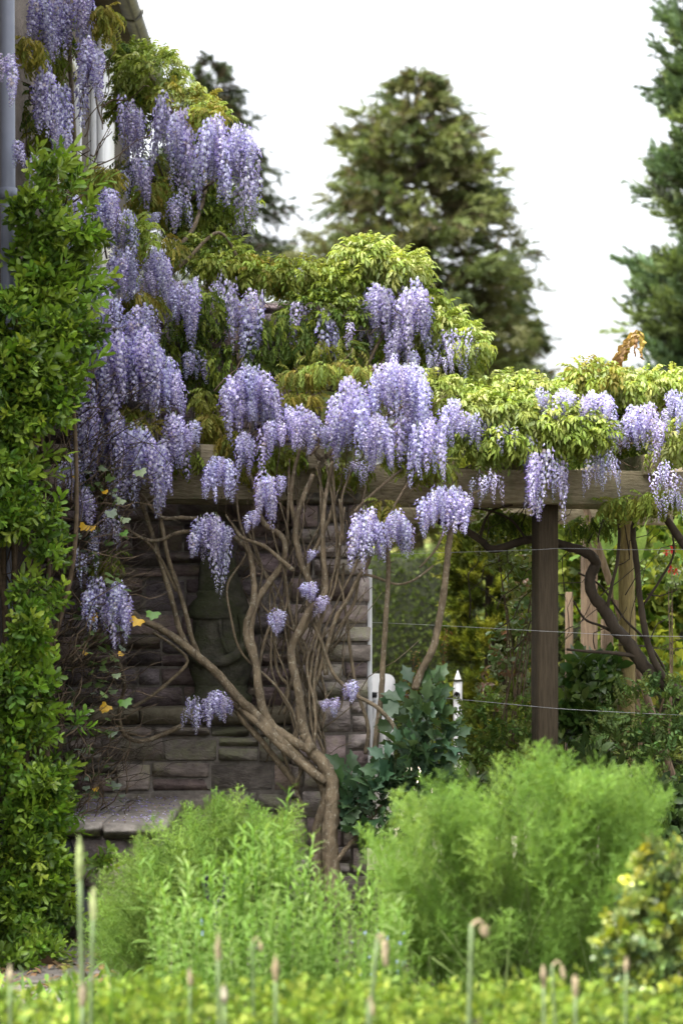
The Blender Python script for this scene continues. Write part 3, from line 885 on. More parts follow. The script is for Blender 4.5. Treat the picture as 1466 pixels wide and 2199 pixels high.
# leaf masses: cx, cy, rx, ry, depth, thickness m, count, colours, hanging?
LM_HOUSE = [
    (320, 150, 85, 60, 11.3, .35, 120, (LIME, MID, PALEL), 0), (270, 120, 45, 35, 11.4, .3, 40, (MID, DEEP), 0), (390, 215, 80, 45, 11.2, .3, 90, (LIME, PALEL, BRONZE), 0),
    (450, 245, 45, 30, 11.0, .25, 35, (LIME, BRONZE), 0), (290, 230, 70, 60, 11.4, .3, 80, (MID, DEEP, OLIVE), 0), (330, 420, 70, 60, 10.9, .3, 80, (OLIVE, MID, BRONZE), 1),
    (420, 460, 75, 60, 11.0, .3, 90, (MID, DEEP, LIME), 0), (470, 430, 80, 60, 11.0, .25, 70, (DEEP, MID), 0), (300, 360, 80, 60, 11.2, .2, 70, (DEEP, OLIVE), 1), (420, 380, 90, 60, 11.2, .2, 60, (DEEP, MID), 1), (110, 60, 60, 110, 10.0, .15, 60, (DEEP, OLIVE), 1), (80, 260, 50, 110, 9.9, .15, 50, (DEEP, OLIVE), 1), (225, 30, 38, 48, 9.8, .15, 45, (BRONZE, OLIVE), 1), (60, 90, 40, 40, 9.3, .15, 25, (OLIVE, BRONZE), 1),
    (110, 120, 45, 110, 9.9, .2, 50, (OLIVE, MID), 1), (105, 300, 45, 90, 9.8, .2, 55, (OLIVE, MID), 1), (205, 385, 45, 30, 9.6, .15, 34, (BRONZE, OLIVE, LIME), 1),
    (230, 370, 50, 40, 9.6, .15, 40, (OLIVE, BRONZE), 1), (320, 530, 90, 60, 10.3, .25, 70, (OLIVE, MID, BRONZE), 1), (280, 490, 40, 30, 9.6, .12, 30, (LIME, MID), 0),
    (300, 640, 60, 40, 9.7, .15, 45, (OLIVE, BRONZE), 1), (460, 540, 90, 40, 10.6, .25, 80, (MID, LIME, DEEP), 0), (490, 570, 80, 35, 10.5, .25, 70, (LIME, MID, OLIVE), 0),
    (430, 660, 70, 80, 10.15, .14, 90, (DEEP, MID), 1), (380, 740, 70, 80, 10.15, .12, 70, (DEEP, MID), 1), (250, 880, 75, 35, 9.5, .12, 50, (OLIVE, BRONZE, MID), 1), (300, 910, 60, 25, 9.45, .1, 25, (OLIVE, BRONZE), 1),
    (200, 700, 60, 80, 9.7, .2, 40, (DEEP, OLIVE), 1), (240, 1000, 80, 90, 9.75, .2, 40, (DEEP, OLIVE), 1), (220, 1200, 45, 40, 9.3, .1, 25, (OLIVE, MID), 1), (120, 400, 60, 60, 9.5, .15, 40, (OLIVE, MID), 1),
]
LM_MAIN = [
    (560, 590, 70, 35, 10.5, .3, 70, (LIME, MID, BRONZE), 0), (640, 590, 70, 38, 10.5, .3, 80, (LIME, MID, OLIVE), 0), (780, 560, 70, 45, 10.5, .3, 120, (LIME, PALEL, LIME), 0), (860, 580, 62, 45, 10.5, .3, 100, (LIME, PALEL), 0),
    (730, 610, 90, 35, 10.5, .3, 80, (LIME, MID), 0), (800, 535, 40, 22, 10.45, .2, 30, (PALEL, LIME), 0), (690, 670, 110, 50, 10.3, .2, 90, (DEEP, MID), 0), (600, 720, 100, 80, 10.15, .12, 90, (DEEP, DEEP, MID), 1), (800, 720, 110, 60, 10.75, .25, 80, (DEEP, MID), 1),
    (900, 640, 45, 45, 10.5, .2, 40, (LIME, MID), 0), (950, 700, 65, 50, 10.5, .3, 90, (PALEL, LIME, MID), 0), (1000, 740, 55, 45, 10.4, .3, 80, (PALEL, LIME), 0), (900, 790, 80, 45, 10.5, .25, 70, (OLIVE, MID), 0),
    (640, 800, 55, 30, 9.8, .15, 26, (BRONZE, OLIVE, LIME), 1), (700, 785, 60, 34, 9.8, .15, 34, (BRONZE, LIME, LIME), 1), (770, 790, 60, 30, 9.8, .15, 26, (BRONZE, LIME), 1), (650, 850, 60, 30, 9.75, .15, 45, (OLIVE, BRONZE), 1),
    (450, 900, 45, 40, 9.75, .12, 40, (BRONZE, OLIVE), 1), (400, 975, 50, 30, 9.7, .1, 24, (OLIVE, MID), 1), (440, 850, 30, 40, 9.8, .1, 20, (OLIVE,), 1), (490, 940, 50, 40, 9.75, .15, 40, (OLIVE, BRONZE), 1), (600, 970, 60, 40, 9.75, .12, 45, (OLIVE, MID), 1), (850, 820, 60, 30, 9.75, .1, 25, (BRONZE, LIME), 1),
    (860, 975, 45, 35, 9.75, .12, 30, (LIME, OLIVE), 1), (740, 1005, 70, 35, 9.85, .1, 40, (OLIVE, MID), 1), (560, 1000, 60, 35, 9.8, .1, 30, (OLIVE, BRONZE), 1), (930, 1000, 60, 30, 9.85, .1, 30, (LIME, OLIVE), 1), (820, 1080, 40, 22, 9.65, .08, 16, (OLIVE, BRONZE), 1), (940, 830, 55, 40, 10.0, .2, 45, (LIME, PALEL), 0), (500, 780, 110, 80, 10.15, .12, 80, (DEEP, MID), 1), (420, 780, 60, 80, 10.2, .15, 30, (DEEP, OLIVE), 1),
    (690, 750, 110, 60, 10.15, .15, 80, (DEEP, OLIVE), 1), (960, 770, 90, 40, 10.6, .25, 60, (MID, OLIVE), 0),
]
LM_RIGHT = [
    (1050, 830, 85, 40, 10.3, .35, 120, (PALEL, LIME), 0), (1130, 820, 80, 38, 10.3, .35, 110, (PALEL, LIME), 0), (1010, 880, 70, 45, 10.0, .2, 60, (LIME, PALEL), 0), (1090, 880, 90, 45, 10.05, .25, 110, (LIME, PALEL, LIME), 0),
    (1060, 945, 95, 40, 9.95, .2, 110, (LIME, LIME, MID), 0), (1200, 905, 100, 45, 10.0, .25, 120, (LIME, PALEL, LIME), 0), (1250, 935, 80, 30, 9.95, .2, 80, (LIME, MID), 0), (1290, 800, 80, 38, 10.4, .3, 90, (LIME, BRONZE, PALEL), 0),
    (1260, 775, 35, 30, 10.4, .2, 20, (LIME, BRONZE), 0), (1380, 815, 80, 40, 10.4, .35, 100, (LIME, PALEL), 0), (1450, 810, 50, 30, 10.4, .3, 50, (LIME, PALEL), 0), (1440, 940, 50, 40, 10.1, .2, 50, (LIME, PALEL), 0),
    (1340, 900, 60, 40, 10.4, .25, 50, (MID, OLIVE), 0), (1180, 860, 60, 30, 10.3, .25, 45, (LIME, PALEL), 0), (1150, 960, 60, 30, 10.15, .15, 30, (MID, OLIVE), 1), (1450, 965, 45, 25, 10.3, .15, 24, (OLIVE, DEEP), 1),
    (1360, 1075, 90, 28, 10.15, .15, 60, (OLIVE, MID), 1), (1430, 1060, 60, 35, 10.2, .15, 40, (MID, OLIVE), 1), (1100, 1110, 80, 35, 10.7, .25, 60, (MID, DEEP), 1), (1270, 1120, 70, 40, 10.9, .2, 40, (DEEP, MID), 1),
    (1250, 850, 200, 40, 10.8, .4, 150, (MID, OLIVE), 0), (1050, 890, 120, 60, 10.7, .3, 110, (MID, DEEP), 0), (1380, 880, 100, 50, 10.8, .3, 110, (MID, DEEP), 0), (1200, 960, 240, 30, 10.8, .3, 110, (DEEP, MID), 0),
]


def leaf_mass(masses, parent, dense=2.25, drop=0):
    masses = [(a, b + (drop if b < 840 else 0), *c) for a, b, *c in masses]
    P_, D_, C_, H_, S_ = [], [], [], [], []
    for (cx, cy, rx, ry, Y, th, n, cols, hg) in masses:
        n = int(n * dense)
        v = unit(rng.randn(n, 3))
        v[:, 1] = -np.abs(v[:, 1]) * np.where(rng.rand(n) < .75, 1, -1)
        rad = rng.uniform(.45, 1.0, n) ** .6
        k = Y / FPX
        c = P(cx, cy, Y) + np.array((0, .10, 0))
        off = v * rad[:, None] * np.array((max(14, rx - 24) * k, th * .8, max(12, ry - 20) * k))
        P_.append(c + off)
        if hg:
            d = unit(v * np.array((.9, .9, .2)) + rng.randn(n, 3) * .35 + np.array((0, -.1, -.35)))
        else:
            d = unit(v * np.array((1, 1, .8)) + rng.randn(n, 3) * .4 + np.array((.05, -.25, .12)))
        D_.append(d)
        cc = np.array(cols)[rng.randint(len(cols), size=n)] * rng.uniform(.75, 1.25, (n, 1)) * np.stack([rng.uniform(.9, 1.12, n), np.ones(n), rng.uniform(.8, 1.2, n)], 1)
        C_.append(cc)
        H_.append(np.full(n, hg))
        S_.append(rng.uniform(.55, .95, n) * (.8 if hg else .85))
    P_, D_, C_, H_, S_ = map(np.concatenate, (P_, D_, C_, H_, S_))
    M = frames(D_, roll=rng.uniform(-.6, .6, len(P_))) * S_[:, None, None]
    order = np.argsort(P_[:, 1] + rng.uniform(0, .5, len(P_)))
    head, rest = order[:300], order[300:]
    for i in head:
        me = (WHANG_ME if H_[i] else WLEAF_ME)
        put('leaf', me[rng.randint(len(me))], parent, M4(M[i], P_[i]), C_[i])
    out = []
    for hg, tm in ((0, WLEAF_LO), (1, WHANG_LO)):
        s = rest[H_[rest] == hg]
        if len(s):
            out.append(scatter(tm, M[s], P_[s], C_[s]))
    o = put('foliage', mesh_of(merge(out), 'foliage', m_leaf), parent)
    o['kind'] = 'stuff'


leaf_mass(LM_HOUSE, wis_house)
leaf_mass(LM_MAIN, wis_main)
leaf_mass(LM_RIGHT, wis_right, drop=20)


def stem(parent, pts, Y0, Y1, w0, w1, mat=None, name='stem', sides=10, rough=.08):
    """pts in picture pixels, w = width in pixels at both ends"""
    n = len(pts)
    p3 = [P(x, y, Y0 + (Y1 - Y0) * i / (n - 1) + (R(-.02, .02) if 0 < i < n - 1 else 0)) for i, (x, y) in enumerate(pts)]
    k = (Y0 + Y1) / 2 / FPX / 2
    put(name, mesh_of(tube(p3, w0 * k, w1 * k, sides, 6, rough=rough), name, mat or m_bark, True), parent)


S = stem
# main plant
S(wis_main, [(716, 1960), (712, 1870), (708, 1800), (714, 1730), (712, 1680), (694, 1640), (668, 1612), (652, 1575)], 9.55, 9.62, 40, 23, name='trunk', sides=14)
S(wis_main, [(668, 1612), (652, 1570), (646, 1530), (640, 1480), (628, 1430), (626, 1390), (645, 1350), (665, 1310), (698, 1270), (694, 1190), (694, 1110), (702, 1050), (714, 990)], 9.6, 9.72, 24, 7)
S(wis_main, [(640, 1365), (662, 1325), (664, 1290), (668, 1260), (650, 1220), (636, 1160), (638, 1110), (655, 1060), (672, 1020)], 9.68, 9.75, 17, 11)
S(wis_main, [(670, 1612), (628, 1590), (585, 1560), (563, 1520), (553, 1460), (548, 1420), (532, 1380), (530, 1340), (545, 1290), (543, 1230), (532, 1180), (500, 1152)], 9.6, 9.72, 22, 11)
S(wis_main, [(563, 1520), (554, 1460), (549, 1420), (538, 1360), (549, 1300), (570, 1262), (602, 1218), (612, 1180), (603, 1150), (572, 1130), (555, 1100), (548, 1050), (530, 1010)], 9.66, 9.72, 17, 10)
S(wis_main, [(630, 1226), (600, 1200), (565, 1172), (520, 1155), (500, 1130)], 9.66, 9.68, 11, 6)
S(wis_main, [(700, 1450), (690, 1380), (660, 1230), (692, 1150), (716, 1080), (712, 1000)], 9.75, 9.75, 11, 7)
S(wis_main, [(640, 1140), (625, 1080), (630, 1020), (645, 960)], 9.75, 9.72, 11, 7)
S(wis_main, [(690, 1330), (694, 1250), (694, 1190), (690, 1100), (688, 1040), (684, 990)], 9.78, 9.78, 9, 6)
S(wis_main, [(720, 1260), (728, 1180), (718, 1100), (716, 1030), (708, 980)], 9.78, 9.75, 8, 5)
S(wis_main, [(700, 1680), (660, 1650), (600, 1600), (560, 1560), (520, 1525), (492, 1500)], 9.58, 9.6, 19, 13)
S(wis_main, [(640, 1690), (600, 1640), (560, 1590), (520, 1545), (500, 1515)], 9.7, 9.64, 15, 11)
S(wis_main, [(722, 1850), (742, 1825), (770, 1790), (806, 1745), (850, 1700), (872, 1660)], 9.55, 9.65, 12, 7)
S(wis_main, [(890, 1480), (905, 1440), (930, 1390), (945, 1320), (955, 1250), (962, 1180), (966, 1130), (950, 1080)], 9.8, 9.75, 17, 13)
S(wis_main, [(800, 1650), (808, 1580), (818, 1500), (822, 1420), (828, 1330), (833, 1240), (832, 1180), (822, 1130)], 9.8, 9.7, 14, 9)
S(wis_main, [(858, 1600), (845, 1560), (810, 1520), (770, 1497), (735, 1470), (712, 1440), (690, 1380), (672, 1340)], 9.66, 9.72, 10, 7)
S(wis_main, [(630, 1590), (665, 1500), (690, 1430), (720, 1330), (745, 1290), (770, 1240), (790, 1210), (800, 1160), (815, 1120)], 9.74, 9.7, 11, 7)
S(wis_main, [(700, 1400), (740, 1330), (762, 1290), (772, 1240), (800, 1238), (850, 1255), (890, 1245), (930, 1215)], 9.76, 9.74, 8, 4)
S(wis_main, [(785, 1620), (790, 1560), (765, 1480), (752, 1400), (745, 1330), (735, 1270), (738, 1210)], 9.84, 9.84, 9, 6)
S(wis_main, [(955, 1135), (935, 1180), (900, 1220)], 9.74, 9.72, 6, 4)
S(wis_main, [(760, 1100), (790, 1070), (835, 1030), (870, 1000), (890, 960)], 9.68, 9.75, 7, 5)
S(wis_main, [(822, 1140), (850, 1080), (880, 1030), (900, 1000)], 9.68, 9.75, 6, 4)
S(wis_main, [(680, 1560), (652, 1500), (600, 1450), (590, 1380), (602, 1300), (625, 1250)], 9.8, 9.8, 8, 6)
S(wis_main, [(480, 600), (540, 655), (590, 690), (610, 730), (620, 800)], 10.6, 10.5, 9, 14)
S(wis_main, [(660, 980), (620, 820), (600, 760), (560, 700)], 10.3, 10.6, 12, 8)
S(wis_main, [(690, 990), (760, 930), (820, 900), (900, 860), (1000, 850)], 9.9, 10.1, 12, 7)
S(wis_main, [(690, 990), (640, 930), (560, 900), (480, 880)], 9.85, 9.85, 11, 6)
S(wis_main, [(712, 990), (740, 900), (800, 760), (860, 660)], 10.1, 10.5, 11, 6)
# house plant
S(wis_house, [(690, 1960), (680, 1800), (700, 1700), (640, 1625), (590, 1580), (545, 1530), (512, 1500), (470, 1450), (436, 1420), (395, 1385), (345, 1350), (302, 1330), (270, 1300)], 9.68, 9.5, 26, 13, name='trunk', sides=12)
S(wis_house, [(560, 1545), (520, 1505), (480, 1465), (440, 1425), (410, 1395)], 9.66, 9.66, 14, 12)
S(wis_house, [(405, 1392), (385, 1350), (370, 1290), (352, 1230), (336, 1180), (318, 1120), (300, 1070), (285, 1030)], 9.7, 9.6, 13, 9)
S(wis_house, [(428, 1412), (412, 1370), (400, 1320), (385, 1270), (362, 1200), (352, 1150), (342, 1090), (345, 1030)], 9.72, 9.6, 12, 8)
S(wis_house, [(380, 1270), (345, 1200), (310, 1160), (270, 1135)], 9.68, 9.6, 8, 5)
S(wis_house, [(425, 1115), (390, 1112), (345, 1110), (300, 1060), (270, 1040)], 9.65, 9.55, 10, 7)
S(wis_house, [(420, 1140), (380, 1145), (345, 1160), (310, 1158), (265, 1130), (220, 1090)], 9.65, 9.5, 10, 6)
S(wis_house, [(392, 1558), (340, 1582), (300, 1592), (270, 1580), (256, 1545), (262, 1500), (268, 1470), (258, 1430), (240, 1400)], 9.75, 9.5, 11, 8)
S(wis_house, [(284, 1520), (330, 1492), (370, 1458), (403, 1420), (370, 1385), (330, 1360)], 9.6, 9.6, 8, 6)
S(wis_house, [(285, 1040), (240, 950), (200, 820), (180, 650), (170, 480), (160, 300), (150, 100), (150, -60)], 9.75, 10.0, 15, 9)
S(wis_house, [(340, 1040), (330, 900), (300, 760), (330, 640), (380, 540), (420, 480), (440, 380), (380, 260), (320, 160)], 9.9, 11.3, 13, 7)
S(wis_house, [(330, 620), (400, 560), (470, 500), (520, 570), (560, 620)], 10.4, 10.6, 9, 6)
S(wis_house, [(380, 450), (420, 420), (470, 380), (520, 330)], 10.9, 10.8, 9, 5)
# right plant: dark twisted trunk
S(wis_right, [(1560, 1990), (1520, 1700), (1475, 1520), (1425, 1465), (1385, 1435), (1350, 1385), (1320, 1350), (1296, 1310), (1270, 1275), (1266, 1240), (1278, 1210), (1262, 1190), (1225, 1176), (1180, 1164), (1130, 1160), (1060, 1180), (1030, 1160), (985, 1130), (940, 1120)], 10.8, 10.55, 34, 13, m_darkbark, 'trunk', 12)
S(wis_right, [(1440, 1480), (1395, 1400), (1375, 1300), (1365, 1200), (1358, 1140), (1370, 1090)], 10.75, 10.5, 15, 11, m_darkbark)
S(wis_right, [(1300, 1320), (1312, 1260), (1325, 1200), (1328, 1130), (1318, 1090)], 10.7, 10.6, 8, 6, m_darkbark)
S(wis_right, [(1475, 1180), (1440, 1130), (1410, 1085), (1380, 1030)], 10.5, 10.4, 20, 12, m_darkbark)
S(wis_right, [(1370, 1410), (1310, 1402), (1270, 1400), (1215, 1395)], 10.72, 10.6, 10, 5, m_darkbark)
S(wis_right, [(1340, 1370), (1290, 1345), (1255, 1330), (1230, 1290)], 10.75, 10.8, 7, 4, m_darkbark)
S(wis_right, [(1440, 1460), (1390, 1380), (1340, 1330), (1290, 1260), (1240, 1230)], 10.9, 10.9, 6, 4, m_darkbark)
S(wis_right, [(1380, 1300), (1420, 1240), (1445, 1190), (1440, 1130)], 10.7, 10.6, 6, 4, m_darkbark)
S(wis_right, [(1030, 1160), (1040, 1120), (1060, 1095), (1100, 1085)], 10.6, 10.5, 7, 4, m_darkbark)
S(wis_right, [(1130, 1160), (1100, 1120), (1060, 1100), (1010, 1090)], 10.6, 10.5, 6, 4, m_darkbark)
S(wis_right, [(1000, 1010), (1080, 960), (1160, 900), (1240, 880), (1340, 850), (1460, 840)], 10.3, 10.5, 12, 8, m_bark)
S(wis_right, [(1330, 960), (1380, 925), (1430, 930), (1470, 915)], 10.1, 10.2, 6, 4, m_bark)
S(wis_right, [(1010, 1062), (1040, 1050), (1060, 1040)], 9.95, 9.95, 6, 3, m_bark)


def fan(parent, n):
    # thin sinuous stems fanning from the trunk up to the beam
    for i in range(n):
        x0_, y0_ = R(600, 715), R(1520, 1760)
        x1_ = 470 + 330 * (i + R(0, 1)) / n
        y1_ = R(985, 1120)
        w_ = R(4, 9)
        ph, am = R(0, 6.28), R(18, 55)
        k_ = 8
        pts = []
        for j in range(k_):
            u = j / (k_ - 1)
            e_ = u ** R(.8, 1.0) if 0 < j < k_ - 1 else u
            pts.append((x0_ + (x1_ - x0_) * e_ + am * math.sin(ph + u * R(5, 8)) * math.sin(u * np.pi) + R(-6, 6), y0_ + (y1_ - y0_) * u))
        stem(parent, pts, 9.66 + R(0, .2), 9.68 + R(0, .14), w_, w_ * .6, sides=8)


def twigs(parent, n, box_, Y0, Y1, dirx, diry, ln, wpx, mat, name='twigs', wig=12):
    out = []
    for i in range(n):
        x, y = R(box_[0], box_[2]), R(box_[1], box_[3])
        Y = R(Y0, Y1)
        l_ = ln * R(.5, 1.4)
        a = math.atan2(diry, dirx) + rng.randn() * .5
        pts = []
        for k in range(5):
            pts.append(P(x + math.cos(a) * l_ * k / 4 + R(-wig, wig), y + math.sin(a) * l_ * k / 4 + R(-wig, wig), Y + R(-.03, .03) + .04 * k * R(-1, 1)))
        kx = Y / FPX / 2
        out.append(tube(pts, wpx * R(.6, 1.3) * kx, wpx * .4 * kx, 3, 2))
    o = put(name, mesh_of(merge(out), name, mat), parent)
    o['kind'] = 'stuff'


fan(wis_main, 15)
twigs(wis_main, 46, (560, 1060, 760, 1650), 9.72, 9.95, .1, -1, 210, 4.5, m_bark)
twigs(wis_main, 70, (460, 840, 900, 1010), 9.75, 10.1, .4, -1, 90, 4, m_twig)
twigs(wis_main, 60, (560, 700, 880, 840), 10.2, 10.7, .5, -1, 90, 4, m_darkbark)
twigs(wis_house, 80, (60, 220, 240, 1000), 9.7, 10.1, .1, -1, 130, 4, m_twig)
twigs(wis_house, 60, (250, 330, 500, 640), 10.9, 11.3, .1, -1, 100, 4, m_darkbark)
twigs(wis_right, 90, (980, 885, 1470, 1000), 10.2, 10.7, 1, -.1, 110, 4, m_twig)
twigs(wis_right, 40, (1000, 1080, 1466, 1400), 10.5, 10.9, .6, -1, 120, 3.5, m_darkbark)
twigs(wis_main, 60, (470, 1060, 900, 1240), 9.62, 9.85, .3, -1, 70, 2.2, m_twig)

# ------------------------------------------------------------------ clipped green shrub on the house wall
def sprig(seed, n=11, L=.045, W=.016, new=(1.25, 1.2, .9), old=(.75, .8, .8), stemlen=.09):
    """whorled leafy shoot along +X"""
    r = np.random.RandomState(seed)
    ts = [tube([(0, 0, 0), (stemlen * .5, r.uniform(-.006, .006), .004), (stemlen, 0, 0)], .0018, .0010, 3, 2, (.7, .55, .35))]
    for i in range(n):
        u = (i + .5) / n
        a = i * 2.4 + r.uniform(-.3, .3)
        el = .35 + .75 * u
        d = np.array((el, math.cos(a), math.sin(a)))
        c = np.array(old) * (1 - u) + np.array(new) * u
        l_ = L * (1.05 - .35 * u) * r.uniform(.8, 1.15)
        b = leaf_blade(l_, W * r.uniform(.85, 1.15), .35, .2, c * r.uniform(.85, 1.1), c * 1.05, wide=.55)
        ts.append(b.moved(frames(unit(d)[None], roll=np.array([r.uniform(-.5, .5)]))[0], (stemlen * (.1 + .9 * u), 0, 0)))
    return merge(ts)


SPRIG = [sprig(i, n=10, L=.056, W=.019) for i in range(8)]
SPRIG_ME = [mesh_of(t, 'shoot', m_gloss) for t in SPRIG]


def shrub_shoots(parent, blobs, tm, mes, mat, cols, scale=1.0, name='shoot', up=.35, front=-.35, nhead=300, jitter=.5, shrink=0):
    """blobs: cx, cy, rx, ry (pixels), depth, thickness (m), count"""
    P_, D_, C_ = [], [], []
    for (cx, cy, rx, ry, Y, th, n) in blobs:
        v = unit(rng.randn(n, 3))
        v[:, 1] = -np.abs(v[:, 1]) * np.where(rng.rand(n) < .8, 1, -1)
        rad = rng.uniform(.25, 1.0, n) ** .45
        k = Y / FPX
        P_.append(P(cx, cy, Y) + v * rad[:, None] * np.array((max(10, rx - shrink) * k, th, max(10, ry - shrink) * k)))
        D_.append(unit(v * .9 + rng.randn(n, 3) * jitter + np.array((.05, front, up))))
        cc = np.array(cols)[rng.randint(len(cols), size=n)] * rng.uniform(.7, 1.25, (n, 1)) * np.stack([rng.uniform(.85, 1.15, n), np.ones(n), rng.uniform(.8, 1.2, n)], 1)
        C_.append(cc)
    P_, D_, C_ = map(np.concatenate, (P_, D_, C_))
    M = frames(D_, roll=rng.uniform(-3, 3, len(P_))) * (rng.uniform(.75, 1.2, len(P_)) * scale)[:, None, None]
    order = np.argsort(P_[:, 1] + rng.uniform(0, .3, len(P_)))
    head, rest = order[:nhead], order[nhead:]
    for i in head:
        put(name, mes[rng.randint(len(mes))], parent, M4(M[i], P_[i]), C_[i])
    if len(rest):
        o = put('foliage', mesh_of(scatter(tm, M[rest], P_[rest], C_[rest]), 'foliage', mat), parent)
        o['kind'] = 'stuff'


shrub = thing('wall_shrub', 'bushy bright green evergreen shrub trained up the downpipe on the house wall', 'shrub', P(60, 2040, 8.75))
GA, GB, GC = np.array((.165, .28, .035)), np.array((.095, .175, .028)), np.array((.25, .35, .055))
SB = [(110, 385, 45, 35, 8.85, .12, 34), (70, 470, 60, 50, 8.8, .14, 70), (150, 520, 75, 45, 8.85, .14, 90), (60, 560, 60, 60, 8.9, .14, 70), (120, 620, 95, 55, 8.85, .15, 110), (170, 600, 50, 60, 8.95, .12, 50),
      (40, 690, 60, 60, 8.7, .18, 110), (130, 720, 80, 70, 8.8, .16, 120), (50, 800, 80, 70, 8.65, .2, 150), (120, 810, 60, 60, 8.75, .16, 90), (40, 900, 75, 70, 8.65, .2, 140), (105, 870, 55, 50, 8.75, .16, 70),
      (30, 1000, 55, 60, 8.65, .18, 100), (70, 1040, 50, 45, 8.7, .16, 60), (20, 1100, 50, 55, 8.65, .18, 80), (75, 1120, 55, 50, 8.7, .16, 80), (120, 1110, 40, 20, 8.75, .1, 24), (70, 1190, 40, 40, 8.75, .14, 40),
      (40, 1275, 50, 30, 8.7, .14, 40), (100, 1300, 50, 35, 8.75, .14, 35), (25, 1350, 45, 50, 8.65, .16, 70), (75, 1400, 45, 55, 8.7, .16, 80), (30, 1450, 60, 60, 8.65, .18, 110), (85, 1490, 40, 50, 8.7, .14, 60),
      (30, 1560, 60, 50, 8.65, .16, 80), (100, 1580, 60, 30, 8.7, .12, 50), (165, 1560, 22, 25, 8.75, .08, 10), (30, 1650, 50, 50, 8.65, .18, 70), (85, 1680, 50, 50, 8.65, .18, 80), (45, 1750, 70, 60, 8.6, .2, 130),
      (115, 1740, 45, 60, 8.65, .16, 80), (60, 1830, 80, 60, 8.6, .22, 150), (40, 1920, 75, 60, 8.55, .22, 130), (100, 1900, 60, 60, 8.6, .18, 100), (50, 1990, 70, 45, 8.55, .2, 90), (-10, 2040, 40, 40, 8.5, .2, 40), (205, 1850, 35, 20, 8.7, .1, 14), (110, 1960, 45, 40, 8.6, .14, 40)]
SB2 = []
for (cx, cy, rx, ry, Y, th, n) in SB:
    if cy < 660:
        cx = max(cx, 92); rx = min(rx, 70); n = int(n * .9)
    elif 940 < cy < 1680:
        rx *= .75; n = int(n * .6); cx -= 16
    if 1170 < cy < 1400: cx += 42
    SB2.append((cx + R(-14, 16), cy, rx, ry, Y, th * R(.8, 1.2), int(n * R(.55, .95))))
for (px, py) in [(R(90, 180), R(360, 900)) for _ in range(30)] + [(R(20, 95), R(950, 1700)) for _ in range(26)] + [(R(70, 130), R(1680, 1980)) for _ in range(16)] + [(R(40, 130), R(330, 420)) for _ in range(8)]:
    d = unit(np.array((R(.2, 1.0), R(-.8, .1), R(-.1, .9))))
    put('shoot', SPRIG_ME[rng.randint(8)], shrub, M4(frames(d[None], roll=np.array([R(-3, 3)]))[0] @ np.diag([R(1.3, 2.0), 1.0, 1.0]) * R(.8, 1.15), P(px, py, R(8.6, 8.85))), (GA, GC)[rng.randint(2)] * R(.8, 1.2))
SB2 += [(20, 2060, 60, 40, 8.2, .2, 60), (90, 2040, 50, 30, 8.3, .15, 30)]
shrub_shoots(shrub, SB2, SPRIG, SPRIG_ME, m_gloss, (GA, GB, GC, GA, GB * .6), 1.0, shrink=24, nhead=210)
twigs(shrub, 130, (0, 700, 190, 2000), 8.75, 9.05, .2, -1, 110, 4, m_twig)
twigs(shrub, 60, (40, 380, 200, 900), 8.85, 9.05, .4, -1, 90, 4, m_twig)
for i in range(7):
    x = R(10, 120)
    S(shrub, [(x, 2050), (x + R(-30, 30), 1800), (x + R(-50, 50), 1500), (x + R(-50, 50), 1200), (x + R(-40, 60), 900), (x + R(-20, 60), 650)], 8.8, 8.95, 16, 7, m_twig)

# brown tangle of old shoots with ivy and yellow leaves
tangle = thing('ivy', 'ivy with a few yellow leaves scrambling through brown twigs beside the shrub', 'ivy', P(190, 1960, 9.2))
twigs(tangle, 240, (95, 860, 240, 1780), 9.0, 9.5, .7, -.6, 100, 3.2, m_twig, wig=9)
twigs(tangle, 150, (120, 860, 280, 1700), 9.1, 9.5, .8, -.35, 120, 2.6, m_darkbark, wig=8)
twigs(tangle, 120, (130, 980, 270, 1760), 9.1, 9.4, .2, -1, 90, 2.4, m_twig, wig=8)


def lobed_leaf(L, lobes=5, seed=0):
    """ivy-like lobed blade along +X, fan of triangles"""
    r = np.random.RandomState(seed)
    V = [(.1 * L, 0, .05 * L)]
    n = lobes * 2 + 1
    for i in range(n):
        a = -2.2 + 4.4 * i / (n - 1)
        rr = L * (.60 if i % 2 else .47) * (1.15 if i == n // 2 else 1)
        if i % 2: rr *= 1.05
        V.append((.15 * L + rr * math.cos(a), rr * math.sin(a), -.12 * L * (rr / L) + r.uniform(-.04, .04) * L))
    F = [(0, i, i + 1) for i in range(1, n)]
    C = [(.8, .85, .8)] + [(1, 1, 1)] * n
    return T(V, F, np.array(C))


